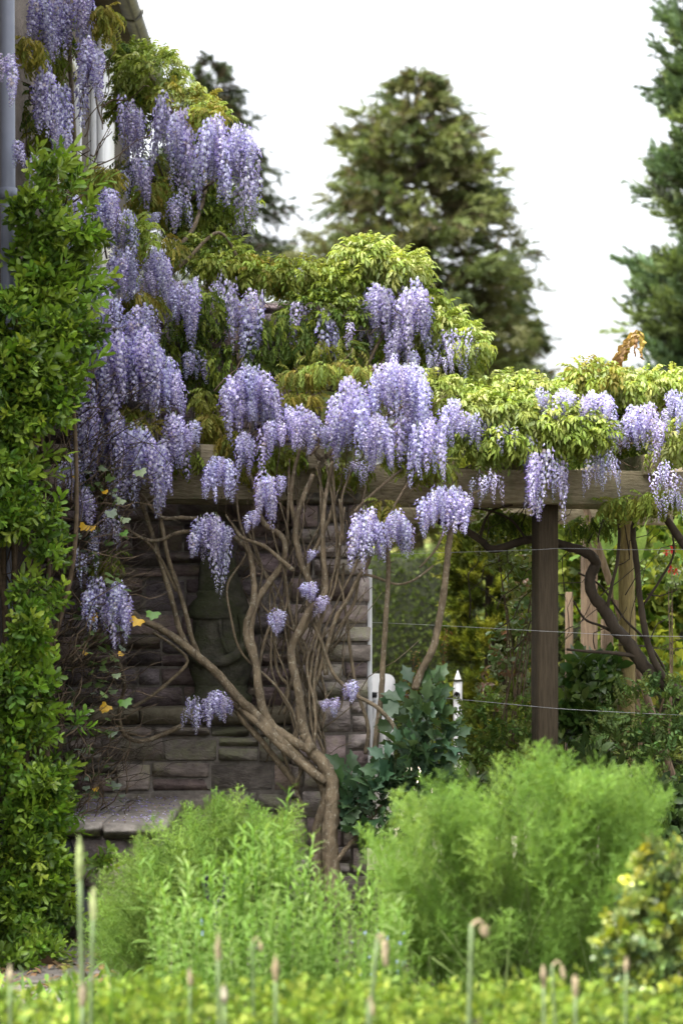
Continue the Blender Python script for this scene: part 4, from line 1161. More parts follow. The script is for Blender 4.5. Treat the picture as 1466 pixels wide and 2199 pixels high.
IVY = [lobed_leaf(.055, 5, i) for i in range(4)]
IVY_ME = [mesh_of(t, 'leaf', m_gloss) for t in IVY]
for i in range(210):
    px, py = R(150, 265), R(1000, 1720)
    px += 20 * math.sin(py / 90.)
    c = np.array((.10, .15, .045)) * R(.6, 1.6)
    if R(0, 1) < .25: c = np.array((.16, .20, .14)) * R(.8, 1.4)
    d = unit(np.array((R(-1, 1), R(-1.2, -.1), R(-.8, .3))))
    put('leaf', IVY_ME[rng.randint(4)], tangle, M4(frames(d[None], roll=np.array([R(-.8, .8)]))[0] * R(.5, .95), P(px, py, R(9.05, 9.35))), c)
for (px, py, s, yel) in [(185, 1135, .9, 1), (196, 1138, .7, 1), (197, 1328, .9, 1), (297, 1336, 1.1, 1), (232, 1522, .9, 1), (225, 1528, .7, 1), (184, 1408, .5, 1), (262, 1410, .5, 1), (160, 1030, .4, 1), (225, 1062, .5, 1), (330, 1322, 1.1, 0), (268, 1510, 1.1, 0), (300, 1017, 1.0, 2), (262, 1080, .8, 2), (270, 1120, .8, 2), (265, 1150, .7, 0), (250, 1455, .7, 2), (205, 1700, .5, 1)]:
    c = {1: np.array((.62, .36, .02)), 0: np.array((.10, .22, .03)), 2: np.array((.24, .30, .16))}[yel]
    d = unit(np.array((R(-.6, .6), -.5, -.6)))
    put('leaf', IVY_ME[rng.randint(4)], tangle, M4(frames(d[None], up=(0, -1, .4))[0] * s, P(px, py - 8, 9.1)), c)

# ------------------------------------------------------------------ conifers behind
def tuft(seed, n=26, L=.30, w=.012, spread=.5, droop=.15, flat=.7):
    r = np.random.RandomState(seed)
    V, F, C = [], [], []
    for i in range(n):
        u = r.uniform(0, 1)
        base = np.array((L * u * .85, 0, -droop * L * u * u))
        d = unit(np.array((1.0, r.uniform(-1, 1) * spread * 1.6, r.uniform(-1, 1) * spread * flat * 1.6)))
        l_ = L * r.uniform(.25, .5) * (1.15 - .5 * u)
        sd_ = unit(np.cross(d, r.uniform(-1, 1, 3))) * w * r.uniform(.7, 1.3)
        k = len(V)
        tip = base + d * l_ + np.array((0, 0, -droop * l_ * .5))
        V += [base + d * l_ * .15 - sd_, base + d * l_ * .3 + sd_, tip]
        F += [(k, k + 1, k + 2)]
        v = r.uniform(.75, 1.2)
        C += [np.array((.9, .88, .8)) * v, np.array((1, 1, 1)) * v, np.array((1.2, 1.2, 1)) * v]
    return T(V, F, np.array(C))


def conifer(name, label, base, H, z0, rad, cols, tufts, n_br, per, tsize, rise, trunk_r, mat, in_col=None, droop_tip=.0, bare=.35, seed=1, lean=0.0, limbs=24, rfun=None, name_crown='crown', zpow=.85):
    """rad: function of relative height 0..1 -> branch length"""
    t = thing(name, label, 'tree', base)
    b = np.asarray(base, float)
    put('trunk', mesh_of(tube([b, b + (lean * .5, 0, H * .5), b + (lean, 0, H * .985)], trunk_r, .02, 10, 8, rough=.05), 'trunk', m_darkbark, True), t)
    P_, D_, C_ = [], [], []
    lim = 0
    for i in range(n_br):
        h = rng.uniform(0, 1) ** zpow
        z = z0 + (H - z0) * h
        a = rng.uniform(0, 2 * np.pi)
        l_ = rad(h) * rng.uniform(.62, 1.08)
        if rfun is not None: l_ *= rfun(h, a)
        rs = rise(h) + rng.uniform(-.15, .15)
        o0 = b + np.array((lean * h, 0, z))
        dirn = np.array((math.cos(a), math.sin(a), 0))
        u = rng.uniform(bare, 1.0, per) ** .75
        k = max(3, int(per * min(1, l_ / max(rad(.3), .1) + .25)))
        u = u[:k]
        pos = o0 + np.outer(u * l_, dirn) + np.outer(rs * l_ * u - droop_tip * l_ * u * u, (0, 0, 1))
        pos += rng.randn(k, 3) * (.10 * l_ * (1.1 - .5 * u))[:, None] * np.array((1, 1, .55))
        P_.append(pos)
        D_.append(unit(dirn + np.array((0, 0, rs - 1.6 * droop_tip)) + rng.randn(k, 3) * .38))
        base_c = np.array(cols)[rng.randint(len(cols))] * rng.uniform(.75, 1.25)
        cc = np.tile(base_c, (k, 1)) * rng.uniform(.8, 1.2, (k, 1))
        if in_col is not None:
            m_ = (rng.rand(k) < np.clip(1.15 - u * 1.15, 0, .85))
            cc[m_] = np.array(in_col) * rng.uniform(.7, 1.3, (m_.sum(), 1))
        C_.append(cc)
        if lim < limbs and i % 3 == 0:
            lim += 1
            e = o0 + dirn * l_ * .92 + np.array((0, 0, rs * l_ * .92 - droop_tip * l_ * .85))
            m1 = o0 + dirn * l_ * .5 + np.array((0, 0, rs * l_ * .5 - droop_tip * l_ * .25))
            put('limb', mesh_of(tube([o0, m1, e], trunk_r * .28, .01, 6, 4), 'limb', m_darkbark, True), t)
    P_, D_, C_ = map(np.concatenate, (P_, D_, C_))
    M = frames(D_, roll=rng.uniform(-1, 1, len(P_))) * (tsize * rng.uniform(.7, 1.3, len(P_)))[:, None, None]
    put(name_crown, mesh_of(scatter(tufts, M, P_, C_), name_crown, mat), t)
    return t


TUFT = [tuft(i, n=36, L=.27, w=.0095) for i in range(6)]
TUFT_D = [tuft(20 + i, n=30, droop=.4, spread=.6) for i in range(5)]
TUFT_UP = [tuft(40 + i, n=34, L=.34, spread=.45, droop=-.1, w=.014) for i in range(5)]

# middle conifer
mb = P(885, 0, 36); mb[2] = 0.4
conifer('conifer_tree', 'tall olive green conifer with rounded pointed top behind the pergola', mb, P(0, 165, 36)[2] - .4, 1.6,
        lambda h: np.interp(h, [0, .25, .42, .6, .75, .87, .95, 1], [3.0, 2.8, 2.45, 2.1, 1.75, 1.2, .6, .05]),
        [(.115, .145, .06), (.14, .165, .065), (.095, .125, .06), (.13, .135, .062)], TUFT, 500, 33, 1.2, lambda h: .05 + .2 * h, .24, m_needle,
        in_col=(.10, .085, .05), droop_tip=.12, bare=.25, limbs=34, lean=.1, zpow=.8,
        rfun=lambda h, a: (1.12 if math.cos(a) < 0 else 1.0) if h > .36 else (.7 + .5 * rng.rand()) * (1.4 if math.cos(a) > .3 else 1))
# lower conifer at its side
sb_ = P(1075, 0, 38.5); sb_[2] = 0.5
conifer('conifer_tree', 'lower dark conifer stepping down beside the tall olive green one', sb_, P(0, 540, 38.5)[2] - .5, 1.2,
        lambda h: np.interp(h, [0, .3, .55, .8, .93, 1], [1.25, 1.15, .95, .6, .3, .05]),
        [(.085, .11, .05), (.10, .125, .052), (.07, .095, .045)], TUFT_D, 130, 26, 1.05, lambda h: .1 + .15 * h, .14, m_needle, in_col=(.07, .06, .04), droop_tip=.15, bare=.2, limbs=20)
# left dark conifer
lb = P(450, 0, 42); lb[2] = 0.9
conifer('conifer_tree', 'dark spiky conifer half hidden behind the house wisteria', lb, P(0, 135, 42)[2] - .9, 1.5,
        lambda h: np.interp(h, [0, .4, .6, .8, .93, 1], [3.3, 2.9, 2.2, 1.3, .6, .1]),
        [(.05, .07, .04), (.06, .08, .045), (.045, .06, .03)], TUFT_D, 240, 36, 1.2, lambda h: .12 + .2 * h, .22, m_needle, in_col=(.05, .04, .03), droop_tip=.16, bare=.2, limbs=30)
# right green conifer
rb = P(1632, 0, 30); rb[2] = 0.2
conifer('conifer_tree', 'dense blue green conifer reaching above the frame beside the pale sky', rb, 13.0, .5,
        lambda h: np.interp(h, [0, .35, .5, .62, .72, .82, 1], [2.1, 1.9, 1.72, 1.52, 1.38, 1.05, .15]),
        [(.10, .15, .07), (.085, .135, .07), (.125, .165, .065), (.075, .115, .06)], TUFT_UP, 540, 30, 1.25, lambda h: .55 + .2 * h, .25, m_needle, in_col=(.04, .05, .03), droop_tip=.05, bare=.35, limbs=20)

# golden conifer in the opening
TUFT_G = [tuft(60 + i, n=26, L=.12, w=.006, spread=.5, droop=-.1) for i in range(5)]
gb = P(1050, 0, 14.2); gb[2] = 0
conifer('garden_conifer', 'narrow golden green conifer growing between the clipped hedge and the dark post', gb, 2.75, .15,
        lambda h: np.interp(h, [0, .3, .6, .85, 1], [.36, .34, .29, .2, .06]),
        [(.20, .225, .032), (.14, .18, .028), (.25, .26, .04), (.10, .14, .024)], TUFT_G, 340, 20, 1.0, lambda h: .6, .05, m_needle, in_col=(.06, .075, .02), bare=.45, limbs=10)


# ------------------------------------------------------------------ hedges
def hedge(name, label, x0, x1, y0, y1, z1, n, cols, lsize, core=(.03, .035, .018), cat='hedge', mat=None, wav=.04):
    t = thing(name, label, cat, ((x0 + x1) / 2, (y0 + y1) / 2, 0))
    m_core = solid_mat(name + '_core', tuple(np.array(core) * .6), core, 20, .95, .3)
    e = lsize * .8
    put('branches', mesh_of(box(((x0 + x1) / 2, (y0 + y1) / 2, (z1 - e) / 2), (x1 - x0 - 2 * e, y1 - y0 - 2 * e, z1 - e), (1, 1, 1)), 'branches', m_core), t)
    tm = [small_blade(lsize, lsize * .5, .3, .15, (1, 1, 1)), small_blade(lsize * .9, lsize * .55, .2, .3, (1, 1, 1)), merge([small_blade(lsize, lsize * .5).moved(frames(unit(np.array([[1., s_, .3]])))[0]) for s_ in (-.6, 0, .6)])]
    f = rng.rand(n)
    A1, A2, A3 = (x1 - x0) * z1, (x1 - x0) * (y1 - y0), (y1 - y0) * z1 * 2
    tot = A1 + A2 + A3
    P_ = np.zeros((n, 3)); N_ = np.zeros((n, 3))
    X, Yy, Z = rng.uniform(x0, x1, n), rng.uniform(y0, y1, n), rng.uniform(0.0, z1, n)
    s1 = f < A1 / tot; s2 = (f >= A1 / tot) & (f < (A1 + A2) / tot); s3 = ~(s1 | s2)
    P_[:] = np.stack([X, Yy, Z], 1)
    P_[s1, 1] = y0; N_[s1] = (0, -1, .2)
    P_[s2, 2] = z1; N_[s2] = (0, -.1, 1)
    sd_ = np.where(rng.rand(n) < .5, x0, x1)
    P_[s3, 0] = sd_[s3]; N_[s3, 0] = np.where(sd_ == x0, -1, 1)[s3]
    bumpy = wav * (np.sin(X * 5 / wav ** .3 + Z * 7) + np.sin(Z * 9 / wav ** .3 + Yy * 6 + X * 3)) * .5
    P_ += N_ * (bumpy + rng.uniform(-wav, wav * .4, n))[:, None]
    D_ = unit(N_ * .7 + rng.randn(n, 3) * .7 + np.array((0, 0, .25)))
    C_ = np.array(cols)[rng.randint(len(cols), size=n)] * rng.uniform(.65, 1.3, (n, 1))
    M = frames(D_, roll=rng.uniform(-3, 3, n)) * rng.uniform(.7, 1.3, n)[:, None, None]
    o = put('foliage', mesh_of(scatter(tm, M, P_, C_), 'foliage', mat or m_leaf), t)
    o['kind'] = 'stuff'
    return t


hx0, hx1 = P(560, 0, 20)[0], P(1100, 0, 20)[0]
hedge('clipped_hedge', 'tall clipped dark green hedge seen through the opening below the beam', hx0, hx1, 20, 21.4, P(0, 1192, 20)[2], 28000,
      [(.075, .11, .02), (.06, .09, .018), (.09, .12, .025)], .036, wav=.012)
hx0, hx1 = P(1085, 0, 16.5)[0], P(1760, 0, 16.5)[0]
hedge('evergreen_hedge', 'shaded evergreen hedge closing the garden behind the stakes and leaves', hx0, hx1, 16.5, 17.6, 2.75, 16000,
      [(.05, .08, .015), (.07, .10, .02), (.035, .06, .012), (.13, .15, .03)], .075, wav=.12)

# far shrub on the bank under the trees
fs = thing('bank_shrub', 'blurred dark bush on the sunny bank beyond the clipped hedge', 'bush', P(905, 0, 46) * np.array((1, 1, 0)) + np.array((0, 0, 1.2)))
shrub_shoots(fs, [(900, 1110, 150, 42, 46, .9, 700), (1000, 1110, 120, 50, 47, .9, 500), (760, 1110, 80, 40, 47, .9, 300)], TUFT, None, m_needle, ((.06, .08, .025), (.08, .09, .03)), 1.3, nhead=0)
put('trunk', mesh_of(tube([P(905, 1200, 46.3) * np.array((1, 1, 0)) + np.array((0, 0, 1.0)), P(905, 1110, 46.3)], .12, .05, 8, 4), 'trunk', m_darkbark, True), fs)

# ------------------------------------------------------------------ undergrowth on both sides of the post
BROAD = [merge([leaf_blade(.075 * k_, .045 * k_, .25, .3).moved(frames(unit(np.array([[math.cos(a), math.sin(a), z_]])))[0], (math.cos(a) * .01, math.sin(a) * .01, z_ * .02))
                for a, z_, k_ in [(0, .3, 1), (1.3, .1, .9), (2.6, .4, .8), (3.9, .2, 1), (5.1, .3, .85)]] + [tube([(-.06, 0, 0), (.01, 0, 0)], .0015, .001, 3, 2, (.6, .6, .4))]) for _ in range(2)]
BROAD_ME = [mesh_of(t, 'shoot', m_gloss) for t in BROAD]
ROSE = [compound_leaf(40 + i, pairs=2, L=.08, droop=.3, ll=.042, lw=.026, hang=.3) for i in range(4)]
ROSE_ME = [mesh_of(t, 'leaf', m_gloss) for t in ROSE]
FINE = [compound_leaf(50 + i, pairs=5, L=.10, droop=.35, ll=.026, lw=.013, hang=.3) for i in range(4)]
FINE_ME = [mesh_of(t, 'leaf', m_leaf) for t in FINE]
MAPLE = [merge([lobed_leaf(.075, 5, 70 + i).moved(frames(unit(np.array([[math.cos(a), math.sin(a), -.3]])))[0], (.07 * math.cos(a), .07 * math.sin(a), R(-.02, .02))) for a in (0, 1.7, 3.2, 4.6)]) for i in range(3)]
MAPLE_ME = [mesh_of(t, 'leaf_spray', m_leaf) for t in MAPLE]


def plant(name, label, cat, blobs, tm, mes, mat, cols, scale, pname, stems=6, smat=None, group=None, nhead=300, up=.2, front=-.3, wst=6):
    cx = np.mean([b[0] for b in blobs]); Y = np.mean([b[4] for b in blobs])
    base = P(cx, 0, Y); base[2] = 0
    t = thing(name, label, cat, base, group)
    shrub_shoots(t, blobs, tm, mes, mat, cols, scale, pname, up, front, nhead)
    for i in range(stems):
        b = blobs[rng.randint(len(blobs))]
        e = P(b[0] + R(-.7, .7) * b[2], b[1] + R(-.6, .6) * b[3], b[4] + R(-.5, .5) * b[5])
        s = base + np.array((R(-.12, .12), R(-.08, .08), 0))
        m1 = s * .5 + e * .5 + np.array((R(-.08, .08), R(-.05, .05), 0))
        k = Y / FPX / 2
        put('stem', mesh_of(tube([s, m1, e], wst * k, 2 * k, 6, 5), 'stem', smat or m_twig, True), t)
    return t


plant('rose_bush', 'loose rose bush with pale and red tinged leaves left of the dark post', 'rose', [(1110, 1400, 50, 55, 11.2, .2, 60), (1085, 1470, 55, 60, 11.2, .2, 60), (1120, 1250, 35, 70, 11.3, .2, 40), (1130, 1330, 30, 40, 11.2, .15, 30)],
      ROSE, ROSE_ME, m_gloss, ((.15, .22, .09), (.22, .26, .12), (.10, .17, .04), (.22, .12, .06)), .95, 'leaf', 8)
plant('low_shrub', 'small leaved light green shrub beside the white picket post', 'shrub', [(1060, 1560, 90, 60, 10.9, .25, 120), (1110, 1620, 70, 70, 10.8, .25, 120), (1020, 1640, 60, 60, 10.8, .2, 90)],
      FINE, FINE_ME, m_leaf, ((.13, .20, .04), (.08, .14, .03), (.17, .23, .06)), 1.1, 'leaf', 8)
plant('yellow_shrub', 'sunlit yellow green leafy shrub behind the twisted dark trunk', 'shrub', [(1360, 1320, 110, 70, 13.5, .4, 130), (1440, 1260, 70, 90, 13.5, .4, 110), (1280, 1260, 70, 90, 13.8, .4, 110), (1350, 1420, 110, 60, 13.2, .4, 110), (1240, 1160, 60, 60, 13.6, .3, 60), (1400, 1160, 90, 60, 13.8, .4, 90)],
      MAPLE, MAPLE_ME, m_leaf, ((.16, .205, .03), (.10, .15, .025), (.21, .24, .04), (.06, .10, .018)), 1.1, 'leaf_spray', 10)
plant('broad_leaved_shrub', 'dark broad leaved shrub low beside the dark pergola post', 'shrub', [(1270, 1450, 65, 45, 11.0, .2, 70), (1250, 1540, 60, 60, 10.9, .2, 70)],
      BROAD, BROAD_ME, m_gloss, ((.055, .10, .018), (.04, .08, .015), (.09, .14, .03)), 1.2, 'shoot', 6)
plant('feathery_shrub', 'shaded feathery leaved shrub under the twisted trunk at the frame edge', 'shrub', [(1400, 1530, 90, 70, 10.6, .25, 170), (1330, 1600, 90, 60, 10.6, .25, 140), (1430, 1640, 70, 80, 10.5, .25, 140)],
      FINE, FINE_ME, m_leaf, ((.09, .145, .04), (.06, .11, .03), (.12, .17, .05)), 1.15, 'leaf', 10)
plant('dark_undergrowth', 'dark low bush filling the bed behind the large fennel', 'bush', [(1250, 1680, 90, 80, 10.3, .25, 150), (1400, 1760, 90, 90, 10.3, .25, 150), (1080, 1720, 110, 60, 10.4, .25, 150)],
      BROAD, BROAD_ME, m_gloss, ((.04, .065, .02), (.03, .05, .015), (.06, .09, .03)), 1.2, 'shoot', 8)
plant('climbing_leaves', 'sparse pale leaved climber hanging left of the dark post below the beam', 'climber', [(1090, 1170, 60, 60, 11.0, .2, 60), (1130, 1290, 25, 60, 10.9, .12, 30), (1040, 1130, 40, 40, 11.0, .2, 30)],
      ROSE, ROSE_ME, m_leaf, ((.19, .24, .05), (.13, .19, .035), (.24, .27, .07)), 1.0, 'leaf', 7)
# red-flowered plant
rd = plant('red_flowered_shrub', 'leafy shrub dotted with small red flowers behind the vine stems', 'shrub', [(1350, 1235, 35, 35, 12.3, .15, 30), (1440, 1225, 30, 30, 12.3, .15, 24)], ROSE, ROSE_ME, m_leaf, ((.14, .20, .04), (.10, .15, .03)), 1, 'leaf', 6)
for (px, py) in [(1346, 1215), (1352, 1232), (1340, 1245), (1356, 1262), (1335, 1228), (1438, 1222), (1450, 1228), (1442, 1180), (1430, 1186), (1348, 1250)]:
    ts = [leaf_blade(.028, .02, .3, .2).moved(frames(unit(np.array([[math.cos(a), -.4, math.sin(a)]])))[0]) for a in np.arange(5) * 1.257 + R(0, 1)]
    put('flower', mesh_of(merge(ts), 'flower', m_bloom), rd, M4(np.eye(3) * R(.7, 1.2), P(px, py, 12.15)), np.array((.52, .05, .045)) * R(.6, 1.2))

# rusty seed heads left of the golden conifer
sh = thing('dock_plant', 'rusty brown seed stalk rising behind the dark lobed peony bush', 'plant', (P(890, 0, 11.2)[0], 11.2, 0))
for (x0_, y0_, x1_, y1_) in [(885, 1480, 893, 1395), (950, 1440, 958, 1350), (870, 1500, 876, 1440)]:
    a, b = P(x0_, y0_, 11.2), P(x1_, y1_, 11.2)
    put('stalk', mesh_of(tube([np.array((a[0], 11.2, 0)), a, b], .004, .002, 5, 4, (.8, .5, .3)), 'stalk', m_twig), sh)
    n = 60
    u = rng.rand(n)[:, None]
    pos = a + (b - a) * u + rng.randn(n, 3) * .012
    M = frames(unit(rng.randn(n, 3))) * R(.8, 1.2, n)[:, None, None]
    put('seed_head', mesh_of(scatter([small_blade(.018, .012)], M, pos, np.tile((.24, .12, .04), (n, 1)) * R(.6, 1.3, (n, 1))), 'seed_head', m_litter), sh)


# ------------------------------------------------------------------ tree peony with dark lobed leaves
def peony_leaf(seed):
    r = np.random.RandomState(seed)
    ts = [tube([(-.05, 0, .01), (.03, 0, .012), (.06, 0, 0)], .002, .0014, 4, 2, (.8, .6, .4))]
    for a, o, sc_ in ((0, (.05, 0, 0), 1.0), (.95, (.03, .01, 0), .85), (-.95, (.03, -.01, 0), .85)):
        V = [(0, 0, 0)]
        prof = [(.25, .14), (.42, .34), (.55, .22), (.72, .30), (.78, .12), (1.0, 0), (.78, -.12), (.72, -.30), (.55, -.22), (.42, -.34), (.25, -.14)]
        L = .11 * sc_
        for x, y in prof:
            V.append((x * L, y * L, -.35 * x * x * L + abs(y) * .25 * L + r.uniform(-.03, .03) * L))
        V.append((.5 * L, 0, -.10 * L))
        c = len(V) - 1
        F = [(c, i, i + 1) for i in range(0, len(prof))] + [(c, len(prof), 0)]
        t = T(V, F, np.array((1, 1, 1)) * r.uniform(.85, 1.15))
        Rz = np.array([[math.cos(a), -math.sin(a), 0], [math.sin(a), math.cos(a), 0], [0, 0, 1]])
        ts.append(t.moved(Rz, o))
    return merge(ts)


PEO = [peony_leaf(i) for i in range(5)]
PEO_ME = [mesh_of(t, 'leaf', m_gloss) for t in PEO]
plant('peony_bush', 'tree peony with dark blue green lobed leaves in front of the white gate', 'bush',
      [(908, 1555, 42, 50, 9.75, .16, 24), (800, 1690, 60, 35, 9.7, .16, 30), (885, 1650, 60, 45, 9.7, .18, 32), (935, 1600, 35, 45, 9.75, .15, 18), (830, 1740, 85, 50, 9.65, .2, 44), (760, 1720, 30, 35, 9.7, .12, 14), (920, 1720, 50, 50, 9.65, .18, 30), (895, 1500, 25, 22, 9.8, .1, 8)],
      PEO, PEO_ME, m_gloss, ((.06, .11, .055), (.045, .09, .045), (.08, .135, .07), (.06, .11, .04)), 1.0, 'leaf', 9, up=.05, front=-.55)

# ------------------------------------------------------------------ banana plant
ban = thing('banana_plant', 'banana plant poking through the pergola with a withered brown leaf on top', 'banana', (P(1320, 0, 11.0)[0], 11.0, 0))
m_ban = solid_mat('banana_stem', (.16, .12, .05), (.30, .24, .09), 14, .7, .3, (6, 6, 1))
bs = [np.array((P(1330, 0, 11.0)[0], 11.0, 0)), P(1345, 1400, 11.0), P(1335, 1000, 11.0), P(1322, 800, 10.95), P(1345, 745, 10.9)]
put('pseudostem', mesh_of(tube(bs, .055, .022, 12, 6, rough=.04), 'pseudostem', m_ban, True), ban)
def ribbon(pts, wd, c0, c1, name, crumple=0.0, mat=None, up=(0, -1, .3), cup=.3):
    p = spline(pts, 6); n = len(p)
    tg = unit(np.gradient(p, axis=0))
    V, C, F = [], [], []
    for i in range(n):
        u = i / (n - 1)
        s = unit(np.cross(tg[i], up)); nn = np.cross(s, tg[i])
        ww = wd * (math.sin(min(1, u * 1.15 + .12) * np.pi) ** .6 + .05)
        for k, q_ in enumerate((-1, -.5, 0, .5, 1)):
            V.append(p[i] + s * q_ * ww + nn * (cup * ww * (q_ * q_)) + rng.randn(3) * crumple)
            C.append((np.array(c0) * (1 - u) + np.array(c1) * u) * (1.25 if k == 2 else R(.8, 1.15)))
    for i in range(n - 1):
        for k in range(4):
            a = i * 5 + k
            F += [(a, a + 1, a + 6), (a, a + 6, a + 5)]
    put(name, mesh_of(T(V, F, np.array(C)), name, mat or m_leaf, True), ban)
ribbon([P(1320, 800, 10.9), P(1332, 765, 10.85), P(1350, 735, 10.82), P(1368, 712, 10.8), P(1380, 722, 10.78)], .028, (.20, .08, .03), (.42, .30, .10), 'withered_leaf', .006)
ribbon([P(1312, 790, 10.88), P(1328, 768, 10.82), P(1345, 742, 10.8), P(1360, 718, 10.78)], .02, (.16, .07, .03), (.50, .36, .20), 'withered_leaf', .006)
ribbon([P(1368, 712, 10.8), P(1378, 730, 10.79), P(1374, 755, 10.79), P(1378, 772, 10.79)], .014, (.44, .36, .06), (.42, .25, .13), 'withered_leaf', .005)
ribbon([P(1372, 716, 10.8), P(1364, 740, 10.78), P(1362, 765, 10.78)], .010, (.40, .26, .14), (.36, .20, .11), 'withered_leaf', .005)
ribbon([P(1340, 775, 10.85), P(1345, 755, 10.83), P(1352, 738, 10.82)], .014, (.48, .45, .05), (.42, .40, .06), 'withered_leaf', .004)
ribbon([P(1330, 1290, 11.2), P(1345, 1215, 11.2), P(1375, 1150, 11.25), P(1395, 1095, 11.3)], .06, (.20, .30, .07), (.27, .40, .10), 'leaf_blade')
ribbon([P(1290, 1180, 11.6), P(1300, 1120, 11.6), P(1290, 1060, 11.6)], .09, (.20, .32, .09), (.25, .38, .12), 'leaf_blade')
ribbon([P(1310, 1260, 11.3), P(1350, 1240, 11.2), P(1385, 1235, 11.1)], .05, (.16, .26, .05), (.2, .3, .07), 'leaf_blade', up=(0, -.4, 1))


# ------------------------------------------------------------------ fennel
def frond(seed, L=.30):
    r = np.random.RandomState(seed)
    V, F, C = [], [], []
    u = np.linspace(0, 1, 9)
    by, bz = r.uniform(-.05, .05), r.uniform(.02, .09)
    rach = np.stack([L * u, by * u * u, -bz * u * u], 1)
    ts = [tube(rach, .0015, .0006, 3, 1, (.9, .95, .7), smooth=False)]
    nb = 26
    for i in range(nb):
        s = .12 + .86 * i / nb
        p = np.array([np.interp(s, u, rach[:, k]) for k in range(3)])
        a = i * 2.399
        bl = .078 * math.sin(np.pi * (s * .78 + .2)) + .012
        d = unit(np.array((.95, math.cos(a) * .8, math.sin(a) * .8)))
        nf = 24
        for j in range(nf):
            q = p + d * bl * (j + .3) / nf
            fd = unit(d * .5 + r.uniform(-.9, .9, 3))
            fl = bl * r.uniform(.25, .48)
            sd_ = unit(np.cross(fd, r.uniform(-1, 1, 3))) * .0011
            k = len(V)
            V += [q - sd_, q + sd_, q + fd * fl]
            F.append((k, k + 1, k + 2))
            v = r.uniform(.8, 1.2)
            C += [np.array((.85, .9, .8)) * v, np.array((.85, .9, .8)) * v, np.array((1.15, 1.1, 1)) * v]
    ts.append(T(V, F, np.array(C)))
    return merge(ts)


FROND_ME = [mesh_of(frond(i), 'frond', m_feather) for i in range(7)]


def fennel(label, cx, Y, ell, n, nst, cols, spread=.55, group='feathery fennel clumps'):
    """ell: list of (px, py, rx, ry) tip regions in pixels"""
    base = P(cx, 0, Y); base[2] = 0
    t = thing('fennel_plant', label, 'fennel', base, group)
    k = Y / FPX
    for i in range(n):
        e = ell[rng.choice(len(ell), p=np.array([q[4] for q in ell]) / sum(q[4] for q in ell))]
        a, rr = R(0, 6.28), R(0, 1) ** .38
        px, py = e[0] + e[2] * rr * math.cos(a), e[1] + e[3] * rr * math.sin(a)
        p = P(px, py, Y + R(-.28, .28))
        h = unit(p - (base + np.array((0, 0, -.15))))
        d = unit(h * np.array((1.1, 1.0, 1.2)) + rng.randn(3) * .28 + np.array((0, -.05, .25)))
        L_s = R(.75, 1.25)
        M = frames(d[None], roll=np.array([R(-3, 3)]))[0] * L_s
        c = np.array(cols[rng.randint(len(cols))]) * R(.62, 1.3)
        put('frond', FROND_ME[rng.randint(7)], t, M4(M, p - d * .30 * L_s * .75), c)
    for i in range(nst):
        a = R(0, 6.28); r0 = R(.02, spread * .45)
        s = base + np.array((r0 * math.cos(a), r0 * .7 * math.sin(a), 0))
        e = ell[rng.randint(len(ell))]
        q = P(e[0] + R(-.7, .7) * e[2], e[1] + R(-.2, .8) * e[3], Y + R(-.25, .25))
        m1 = s * .55 + q * .45; m1[0] = s[0] * .7 + q[0] * .3; m1[2] = q[2] * .45
        put('stalk', mesh_of(tube([s, m1, q], .0065 * R(.7, 1.2), .002, 7, 5, np.array((.19, .25, .085)) * R(.8, 1.2)), 'stalk', m_leaf, True), t)


FC = [(.17, .285, .06), (.20, .32, .075), (.145, .25, .055), (.23, .335, .085)]
fennel('large bright feathery fennel standing below the dark pergola post', 1110, 6.4,
       [(1120, 1740, 200, 90, 5), (930, 1800, 120, 80, 3), (1290, 1770, 110, 100, 3), (1110, 1880, 230, 90, 4), (850, 1850, 60, 60, 1.2), (1180, 1690, 130, 50, 2), (1340, 1720, 60, 60, 1), (1060, 1960, 230, 60, 2.5), (960, 2010, 150, 60, 2), (1240, 2000, 120, 70, 2)], 270, 80, FC, .9)
fennel('smaller feathery fennel clump in front of the stone step', 440, 7.7,
       [(480, 1785, 105, 50, 4), (380, 1860, 90, 60, 3), (580, 1805, 60, 50, 2), (300, 1930, 80, 90, 3), (440, 1880, 130, 70, 3), (260, 2000, 50, 60, 2)], 205, 30, [tuple(np.array(c) * .88) for c in FC])


# ------------------------------------------------------------------ narrow-leaved herbs
def herb(seed, H=.62, n=40):
    r = np.random.RandomState(seed)
    bx, by = r.uniform(-.05, .05, 2)
    u = np.linspace(0, 1, 8)
    ax = np.stack([bx * u * u, by * u * u, H * u], 1)
    ts = [tube(ax, .0035, .0014, 5, 1, (.8, .95, .55), smooth=False)]
    for i in range(n):
        s = .22 + .78 * (i / n) ** .85
        p = np.array([np.interp(s, u, ax[:, k]) for k in range(3)])
        a = i * 2.399 + r.uniform(-.3, .3)
        l_ = .062 * (1.1 - .45 * s) * r.uniform(.75, 1.2)
        el = .35 + 1.1 * max(0, s - .7) / .3
        d = unit(np.array((math.cos(a), math.sin(a), el)))
        v = r.uniform(.8, 1.15)
        b = leaf_blade(l_, l_ * .14 + .002, .25, R(.1, .6), np.array((.85, .95, .8)) * v, np.array((1.05, 1.05, 1.1)) * v, wide=.4)
        ts.append(b.moved(frames(d[None], roll=np.array([r.uniform(-.4, .4)]))[0], p))
    return merge(ts)


